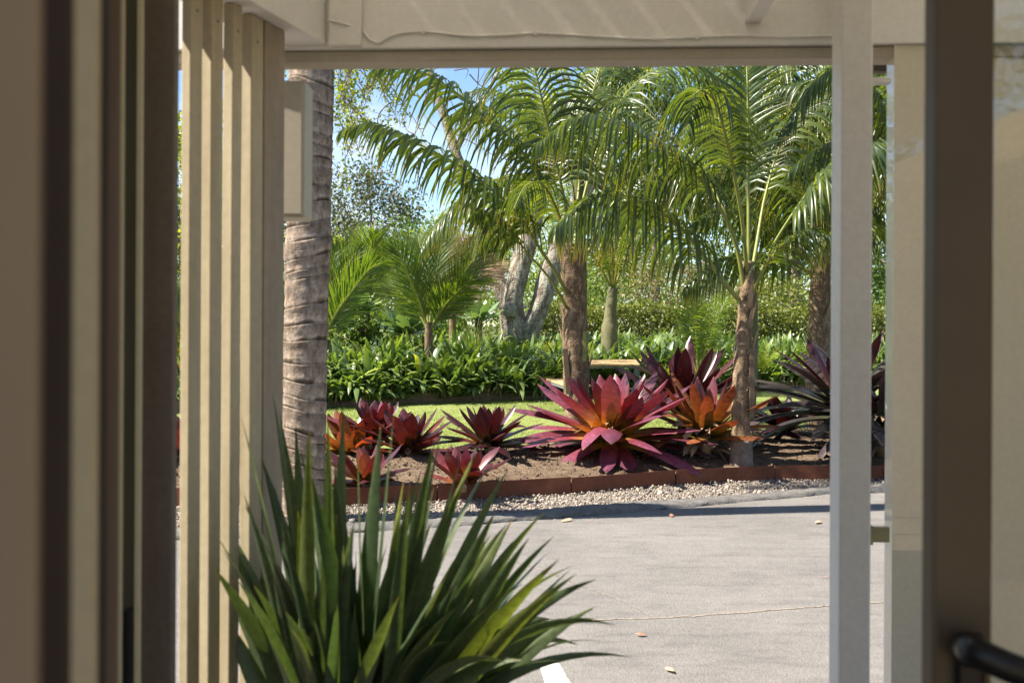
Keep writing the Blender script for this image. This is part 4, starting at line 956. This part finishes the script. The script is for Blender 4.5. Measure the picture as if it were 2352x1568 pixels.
# ------------------------------------------------------------------ slatted screen and porch
SD = Vector((.304, 1, 0)).normalized()             # the screen runs this way into the depth
SN = Vector((SD.y, -SD.x, 0))                      # its right hand side
ks = thing('slatted_screen', 'screen of upright pale pine slats ending in a weathered post', 'screen', tuple(P(600, 1568, 2.7) * 1.0)[:2] + (0,))
p_end = P(652, 745, 2.90)
org = Vector((p_end.x, p_end.y, 0))
def along(px):
    """distance back along the screen's front line for a picture column"""
    u = (px - CX) / F
    s = (u * org.y - org.x) / (SD.x - u * SD.y)
    return s
E = P(750, 103, 3.04); zb0 = E.z
for (xa, xb, x2, m) in [(420, 435, 463, 'slat'), (466, 483, 510, 'slat'), (514, 531, 553, 'slat'), (558, 576, 603, 'slat')]:
    # right hand (dark) face spans xb..x2 on the front line; thickness shows as the lit face
    s0, s1 = along(xb), along(x2)
    a = org + SD * s0; b = org + SD * s1
    lo_, hi_ = .001, .12
    for _ in range(40):            # board width so that its sunlit edge starts at column xa
        th = (lo_ + hi_) / 2; q = a - SN * th
        if CX + q.x / q.y * F > xa - 6: lo_ = th
        else: hi_ = th
    c = (a + b) / 2 - SN * th / 2
    top = zb0 - .002
    lean = Vector((rng.normal(0, .0012), rng.normal(0, .0012), 1))
    so = bbox('slat', (c.x, c.y, top / 2 + .0), SD * (s1 - s0) / 2, SN * th / 2, lean * (top / 2), M[m], ks, .003)
    for zz in (top - .07, .55):
        sp_ = (a + b) / 2 + SN * .0012 + Vector((lean.x * (zz - top / 2), lean.y * (zz - top / 2), zz))
        tube('screw', [sp_ - SN * .003, sp_ + SN * .0005], [.0042, .0038], M['steel'], so, ns=8)
s0, s1 = along(603), along(652)
a = org + SD * (s0 + .006); b = org + SD * s1; c = (a + b) / 2 - SN * .03
bbox('end_post', (c.x, c.y, zb0 / 2), SD * (b - a).length / 2, SN * .03, (0, 0, zb0 / 2 - .001), M['slatpost'], ks, .004)
# beam above the slats , running towards the camera
E = P(750, 103, 3.04)
a = Vector((E.x, E.y, 0)); zb0 = E.z
c = a - SD * 1.1 - SN * .09
sb = bbox('porch_side_beam', (c.x, c.y, zb0 + .16), SD * 1.1, SN * .09, (0, 0, .16), M['whitewood'], None, .004)
tag(sb, 'white painted beam running above the slatted screen', 'beam')
# header beam with a white fascia above and a lintel below, its shade put into the paint
PL, PR = P(660, 103, 3.05), P(2500, 88, 2.93)
hd = thing('header_beam', 'wide painted header beam across the top of the opening', 'beam', ((PL.x + PR.x) / 2, 3.0, 2.3))
def hbar(name, zlo, zhi, dep, mat, xa=None, xb=None, push=0.0):
    A_ = Vector((PL.x if xa is None else xa, 0, 0)); B_ = Vector((PR.x if xb is None else xb, 0, 0))
    yy = lambda X: lerp(PL.y, PR.y, (X - PL.x) / (PR.x - PL.x))
    A_.y, B_.y = yy(A_.x) + push + dep / 2, yy(B_.x) + push + dep / 2
    A_.z = B_.z = (zlo + zhi) / 2
    return bar(name, A_, B_, dep, zhi - zlo, mat, hd, .004)
z1 = P(1300, 153, 3.10).z; z2 = P(1300, 106, 3.0).z
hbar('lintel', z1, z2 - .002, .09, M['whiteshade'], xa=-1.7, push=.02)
hbar('fascia', z2, z2 + .34, .05, M['whitewood'], xa=-1.7)
e1, e2 = P(752, 60, 3.0), P(828, 60, 3.0)
hbar('end_block', z2 + .004, z2 + .3, .02, M['whitewood'], e1.x, e2.x, push=-.022)
# rafter end at the top right
q0, q1 = P(1728, 28, 2.99), P(1770, -150, 2.2)
rf = bar('rafter', Vector((q0.x, 2.985, P(1728, 55, 2.98).z + .06)), Vector((q0.x - .10, 1.4, P(1728, 55, 2.98).z + .06)), .045, .12, M['whitewood'], None, .003)
tag(rf, 'white rafter end meeting the header beam near the top right', 'rafter')
# porch roof: boarded towards the house, battens over the beam under added light-diffusing sheets
struct('porch_roof', *[[tuple(v) for v in box_vf((.9, .56, 2.80), (1.8, 0, 0), (0, 1.50, 0), (0, 0, .02))[0]], BOXF], M['whitewood'])
def sheet_mat(clear):
    m, n, b = newmat('added_diffuser'); t = n.nodes.new('ShaderNodeBsdfTranslucent'); t.inputs['Color'].default_value = (.74, .71, .65, 1)
    q = n.nodes.new('ShaderNodeBsdfTransparent'); ms = n.nodes.new('ShaderNodeMixShader'); ms.inputs['Fac'].default_value = clear
    n.links.new(t.outputs['BSDF'], ms.inputs[1]); n.links.new(q.outputs['BSDF'], ms.inputs[2]); n.links.new(ms.outputs['Shader'], n.nodes['Material Output'].inputs['Surface'])
    return m
M['sheet'], M['clear_sheet'] = sheet_mat(0.0), sheet_mat(.30)
def rsheet(y0, y1, m): struct('added_diffuser_sheet', *[[tuple(v) for v in box_vf((.9, (y0 + y1) / 2, 2.835), (1.8, 0, 0), (0, (y1 - y0) / 2, 0), (0, 0, .003))[0]], BOXF], m)
rsheet(2.06, 2.93, M['sheet']); rsheet(2.931, 3.2, M['clear_sheet'])  # unseen sheets added to spread soft light on the fascia
kb = thing('batten_roof', 'row of white roof battens over the header beam throwing light streaks on it', 'roof', (.7, 3.03, 2.78))
for i in range(21):
    X = -.62 + i * .135
    bbox('batten', (X, 2.62, 2.80), (.044 + rng.normal(0, .004), 0, 0), (0, .55, 0), (0, 0, .018), M['whitewood'], kb, .003)
# the room the camera stands in: floor and side walls, back left open to let light in
def slab(name, c, h, m): struct(name, [tuple(v) for v in box_vf(c, (h[0], 0, 0), (0, h[1], 0), (0, 0, h[2]))[0]], BOXF, m)
slab('room_floor', (.3, -1.0, .01), (2.8, 1.9, .02), M['brownwall'])
slab('room_side_wall', (-2.4, -.3, 1.38), (.05, 2.4, 1.38), M['brownwall']); slab('room_side_wall', (3.0, -1.0, 1.38), (.05, 2.4, 1.38), M['brownwall'])  # left wall lengthened towards the porch to block sun
slab('sun_block_roof', (-1.69, .55, 2.80), (.785, 1.5, .02), M['whitewood'])  # unseen roof added to keep the left sun off the porch floor
# cable along the beam
yb = lambda X: lerp(PL.y, PR.y, (X - PL.x) / (PR.x - PL.x)) - .006
def onbeam(x, y):
    p = P(x, y, 3.0); d = yb(p.x) - (.02 if x < 829 else 0); return P(x, y, d)
kc = thing('cable', 'thin pale cable clipped in waves along the header beam', 'cable', tuple(onbeam(1300, 85)))
tube('wire', catmull([onbeam(x, y) for x, y in [(752, 46), (790, 55), (830, 70), (850, 92), (872, 98), (892, 86), (925, 76), (970, 73), (1010, 76), (1060, 82), (1110, 83), (1170, 80), (1230, 77), (1300, 80), (1400, 86), (1500, 90), (1600, 86), (1700, 82), (1800, 85), (1930, 82)]], 160), .0042, M['whitewood'], kc, ns=6)
for x, y in [(972, 73), (1230, 77), (1600, 86)]:
    p = onbeam(x, y); bbox('clip', p, (.005, 0, 0), (0, .005, 0), (0, 0, .008), M['whitewood'], kc, .002)
# pale square post
pc = P(1967, 745, 2.76)
po = bbox('porch_post', (pc.x, 2.76 + .045, 1.4), (.0445, 0, 0), (0, .0445, 0), (0, 0, 1.38), M['post'], None, .008, 3)
tag(po, 'pale square porch post right of the opening', 'post')
# cream panel wall right of the post, with a rail
pn_l = P(2048, 745, 2.98).x
kp = thing('cream_wall_panel', 'smooth cream wall panel at the right behind the open door', 'wall panel', (pn_l + .8, 3.0, 0))
zt = P(2100, 100, 2.96).z
bbox('board', (pn_l + .8, 3.0, (.93 + zt) / 2), (.8, 0, 0), (0, .03, 0), (0, 0, (zt - .93) / 2), M['cream'], kp, .001)
bbox('rail', (pn_l + .8, 2.999, .9055), (.8, 0, 0), (0, .031, 0), (0, 0, .0245), M['cream'], kp, .001)
bbox('lower_board', (pn_l + .8, 3.0, .4405), (.8, 0, 0), (0, .03, 0), (0, 0, .4405), M['cream'], kp, .001)
br = P(2018, 1226, 2.9)
bk = thing('gate_bracket', 'small brassy bracket bridging the gap between post and cream panel', 'bracket', tuple(br))
bbox('arm', br + Vector((.003, 0, 0)), (.026, 0, 0), (0, .012, 0), (0, 0, .022), M['brass'], bk, .003)
bbox('flange', br + Vector((-.026, -.004, 0)), (.004, 0, 0), (0, .016, 0), (0, 0, .028), M['brass'], bk, .002)
br = P(2020, 187, 2.96)
g2 = bbox('short_rail', br, (.03, 0, 0), (0, .015, 0), (0, 0, .009), M['post'], None, .002); tag(g2, 'short pale rail high in the gap right of the post', 'rail')
dp = P(2020, 135, 3.15)
g3 = bbox('dark_hinge_block', dp, (.028, 0, 0), (0, .02, 0), (0, 0, .045), M['stile'], None, .004); tag(g3, 'dark weathered block under the beam right of the post', 'block')
# beige box on the far side of the end post
bc = P(668, 350, 3.15)
mb = thing('meter_box', 'slim beige box fixed high beside the slatted screen end post', 'box', tuple(bc))
hw = (710 - 640) / 2 * 3.15 / F
cxm = P((710 + 640) / 2, 350, 3.15)
bbox('case', cxm, (hw, 0, 0), (0, .06, 0), (0, 0, 155 * 3.15 / F), M['boxpaint'], mb, .010, 3)
bbox('lid', cxm + Vector((0, -.066, 0)), (hw - .008, 0, 0), (0, .005, 0), (0, 0, 155 * 3.15 / F - .01), M['boxpaint'], mb, .003)

# ------------------------------------------------------------------ door surround at the left
def upright(name, xa, xb, D, dep, mat, parent=None, z=(0, 2.75), bevel=.004, lean=0):
    A_, B_ = P(xa, 745, D), P(xb, 745, D)
    return bbox(name, ((A_.x + B_.x) / 2, D + dep / 2, (z[0] + z[1]) / 2), ((B_.x - A_.x) / 2, 0, 0), (0, dep / 2, 0), (0, 0, (z[1] - z[0]) / 2), mat, parent, bevel)
w_ = upright('room_wall', -160, 88, .55, .006, M['brownwall']); tag(w_, 'taupe room wall blurred at the far left edge', 'wall')
df = thing('door_frame', 'brown and cream door frame left of the opening', 'door frame', (-.6, .9, 0))
upright('reveal', 60, 158, .66, .010, M['darkbrown'], df)
upright('architrave', 148, 217, .92, .014, M['creamtrim'], df, bevel=.003)
upright('jamb', 200, 243, 1.2, .012, M['darkbrown'], df)
upright('stop', 236, 270, 1.45, .012, M['midbrown'], df)
dl = thing('sliding_door', 'edge of a slid back door with cream trims, dark seal and black latch', 'door', (-.75, 1.9, 0))
upright('trim', 264, 281, 1.90, .010, M['creamtrim'], dl, bevel=.002)
upright('seal', 276, 314, 1.95, .012, M['olive'], dl, bevel=.002)
upright('trim', 311, 323, 1.92, .012, M['creamtrim'], dl, bevel=.002)
la = P(293, 1500, 1.93)
bbox('latch', (la.x, 1.936, P(294, 1400, 1.93).z - .14), (.0095, 0, 0), (0, .010, 0), (0, 0, .14), M['black'], dl, .003)
gp = upright('grey_post', 318, 398, 2.05, .03, M['greypost'], bevel=.004); tag(gp, 'grey brown upright post between door and slatted screen', 'post')

# glazed door at the right
kd = thing('glazed_door', 'open glazed door with dark bronze stile and black lever handle', 'door', (P(2215, 745, 1.42).x, 1.42, 0))
upright('stile', 2147, 2284, 1.42, .045, M['stile'], kd, (.05, 2.7), .006)
upright('edge_highlight', 2140, 2149, 1.44, .03, M['post'], kd, (.05, 2.7), .002)  # pale strip standing in for the highlight along the stile edge
A_, B_ = P(2284, 745, 1.44), P(3100, 745, 1.44)
bbox('pane', ((A_.x + B_.x) / 2, 1.446, 1.4), ((B_.x - A_.x) / 2, 0, 0), (0, .003, 0), (0, 0, 1.3), M['glass'], kd, 0)
hp = P(2228, 1500, 1.34)
lv = tube('handle', catmull([P(2226, 1492, 1.40), P(2226, 1490, 1.36), P(2238, 1496, 1.325), P(2275, 1512, 1.315), P(2330, 1536, 1.31), P(2420, 1566, 1.31)], 24), [.024] * 3 + [.020] * 21, M['black'], kd, ns=14)
bbox('handle_plate', P(2228, 1590, 1.41), (.020, 0, 0), (0, .008, 0), (0, 0, .085), M['black'], kd, .008, 3)

# ------------------------------------------------------------------ foreground strap-leaved plant
fb = Vector((P(800, 1740, 2.62).x, 2.62, 0))
kf = thing('strap_leaf_plant', 'big dark green strap leaved plant in the foreground beside the screen', 'plant', fb)
tips = [(506, 1186), (553, 953), (626, 898), (642, 948), (678, 971), (689, 1023), (710, 982), (753, 957), (789, 941), (875, 975), (905, 946), (1113, 998), (1133, 1052), (1165, 1080),
        (1251, 1175), (1272, 1231), (1256, 1270), (1285, 1283), (1319, 1297), (1324, 1317), (1165, 1202), (1181, 1238), (1138, 1175), (1364, 1419), (1383, 1471), (1450, 1508), (1296, 1517), (560, 1134), (549, 1315), (572, 1374), (535, 1385),
        (927, 1102), (1000, 1010), (1050, 1120), (980, 1180), (860, 1080), (820, 1010), (1080, 1230), (1110, 1290), (600, 1050), (585, 1210), (770, 1060), (1200, 1340), (1240, 1400), (1180, 1440), (1330, 1480), (1060, 1050), (1215, 1235), (1020, 960)]
g = np.random.default_rng(17)
for i in range(125):
    a_ = g.uniform(-1.15, 1.0); rr = g.uniform(330, 690)
    tips.append((800 + rr * math.sin(-a_) * (1.0 if a_ < 0 else .68), 1700 - rr * math.cos(a_) * .95))
nb = 0
for i, (tx, ty) in enumerate(tips):
    dd = g.uniform(-.36, .30); tip = np.array(P(tx, ty, 2.62 + dd))
    sx = np.clip((tx - 800) / 600, -1, 1)
    base = np.array(P(800 + sx * 150 + g.normal(0, 35), 1740 + g.uniform(-30, 40), 2.62 + dd * .25))
    v = tip - base; ln = np.linalg.norm(v)
    arcing = .08 + .13 * abs(sx) + (.22 if ty > 1400 else 0)
    ctrl = base + v * .5 + np.array([0, 0, 1]) * ln * arcing * g.uniform(.6, 1.1)
    n = 13; t = np.linspace(0, 1, n)[:, None]
    pp = (1 - t) ** 2 * base + 2 * t * (1 - t) * ctrl + t * t * tip
    T_ = np.gradient(pp, axis=0); T_ /= np.linalg.norm(T_, axis=1)[:, None]
    vw = np.array([.1, 1, 0]); ra = g.normal(0, .75)
    wd = g.uniform(.036, .060) * (0.62 if i in (25, 26, 11, 48) else 1)
    V = np.zeros((n, 3, 3)); A = np.zeros((n, 3, 4)); rn = min(.94, g.beta(2, 2.2) + (.5 if g.random() < .05 else 0))
    tw_ = g.normal(0, .5)
    for q in range(n):
        s_ = np.cross(T_[q], vw); s_ /= np.linalg.norm(s_); n_ = np.cross(s_, T_[q]); an = ra + tw_ * q / n
        s2 = s_ * math.cos(an) + n_ * math.sin(an); n2 = n_ * math.cos(an) - s_ * math.sin(an)
        w = wd * .5 * float(PROF['strap'](np.float64(q / (n - 1))))
        V[q, 1] = pp[q]; V[q, 0] = pp[q] - s2 * w + n2 * w * .35; V[q, 2] = pp[q] + s2 * w + n2 * w * .35
        A[q, :, 0] = q / (n - 1)
    A[..., 1] = rn; A[:, 1, 2] = 1; A[..., 3] = 1
    mesh('leaf', V.reshape(-1, 3), strap_faces(1, n - 1), M['flax'], kf, smooth=True, attr=A.reshape(-1, 4))
tube('stem', [(fb.x, fb.y, 0), (fb.x, fb.y, .2), (fb.x + .02, fb.y, .45)], [.12, .13, .10], M['fibre'], kf, ns=12, wob=.05)

# ------------------------------------------------------------------ fallen leaves
for i, (px, py, s, lab) in enumerate([(1885, 1196, .05, 'pale curled fallen leaf on the road near the pale post'), (1485, 1455, .03, 'small brown fallen leaf low on the road'), (1545, 1184, .045, 'reddish fallen leaf beside the kerb'),
                                 (1290, 1195, .05, 'tan fallen leaf lying on the kerb edge'), (1880, 1322, .07, 'thin pinkish dry stalk lying on the road'), (1530, 1530, .035, 'tiny pale leaf near the bottom of the road')]):
    c = np.array(G(px, py, .012)); g = np.random.default_rng(i)
    az = g.uniform(0, 6.28); d = np.array([math.cos(az), math.sin(az), .35])
    if i == 4: d = np.array([1, -.15, .02])
    VA = straps([c], [d], [np.array([-d[1], d[0], 0])], s * 2, s * (.9 if i != 4 else .08), 1.0, 5, .3, 'lily', rnd=[.95 if i in (0, 3, 5) else .25])
    o = strap_mesh('fallen_leaf', VA, M['deadleaf']); tag(o, lab, 'leaf', 'fallen leaves on the road')

# bits of leaf litter blown against the kerb and over the road
g = np.random.default_rng(900); N = 90
x = g.uniform(-2.4, 3.6, N); near = g.random(N) < .8
y = np.where(near, interp(KERB, x) - np.abs(g.normal(0, .12, N)) - .02, g.uniform(3.4, 7.4, N))
az = g.uniform(0, 6.28, N); d = np.stack([np.cos(az), np.sin(az), g.uniform(0, .25, N)], 1)
VA = straps(np.stack([x, y, np.full(N, .006)], 1), d, np.stack([-np.sin(az), np.cos(az), np.zeros(N)], 1), g.uniform(.015, .05, N), g.uniform(.004, .014, N), .4, 3, .2, 'lily')
o = strap_mesh('leaf_litter', VA, M['deadleaf']); tag(o, 'tiny bits of dry leaf litter scattered on the road and along the kerb', 'leaf litter', kind='stuff')
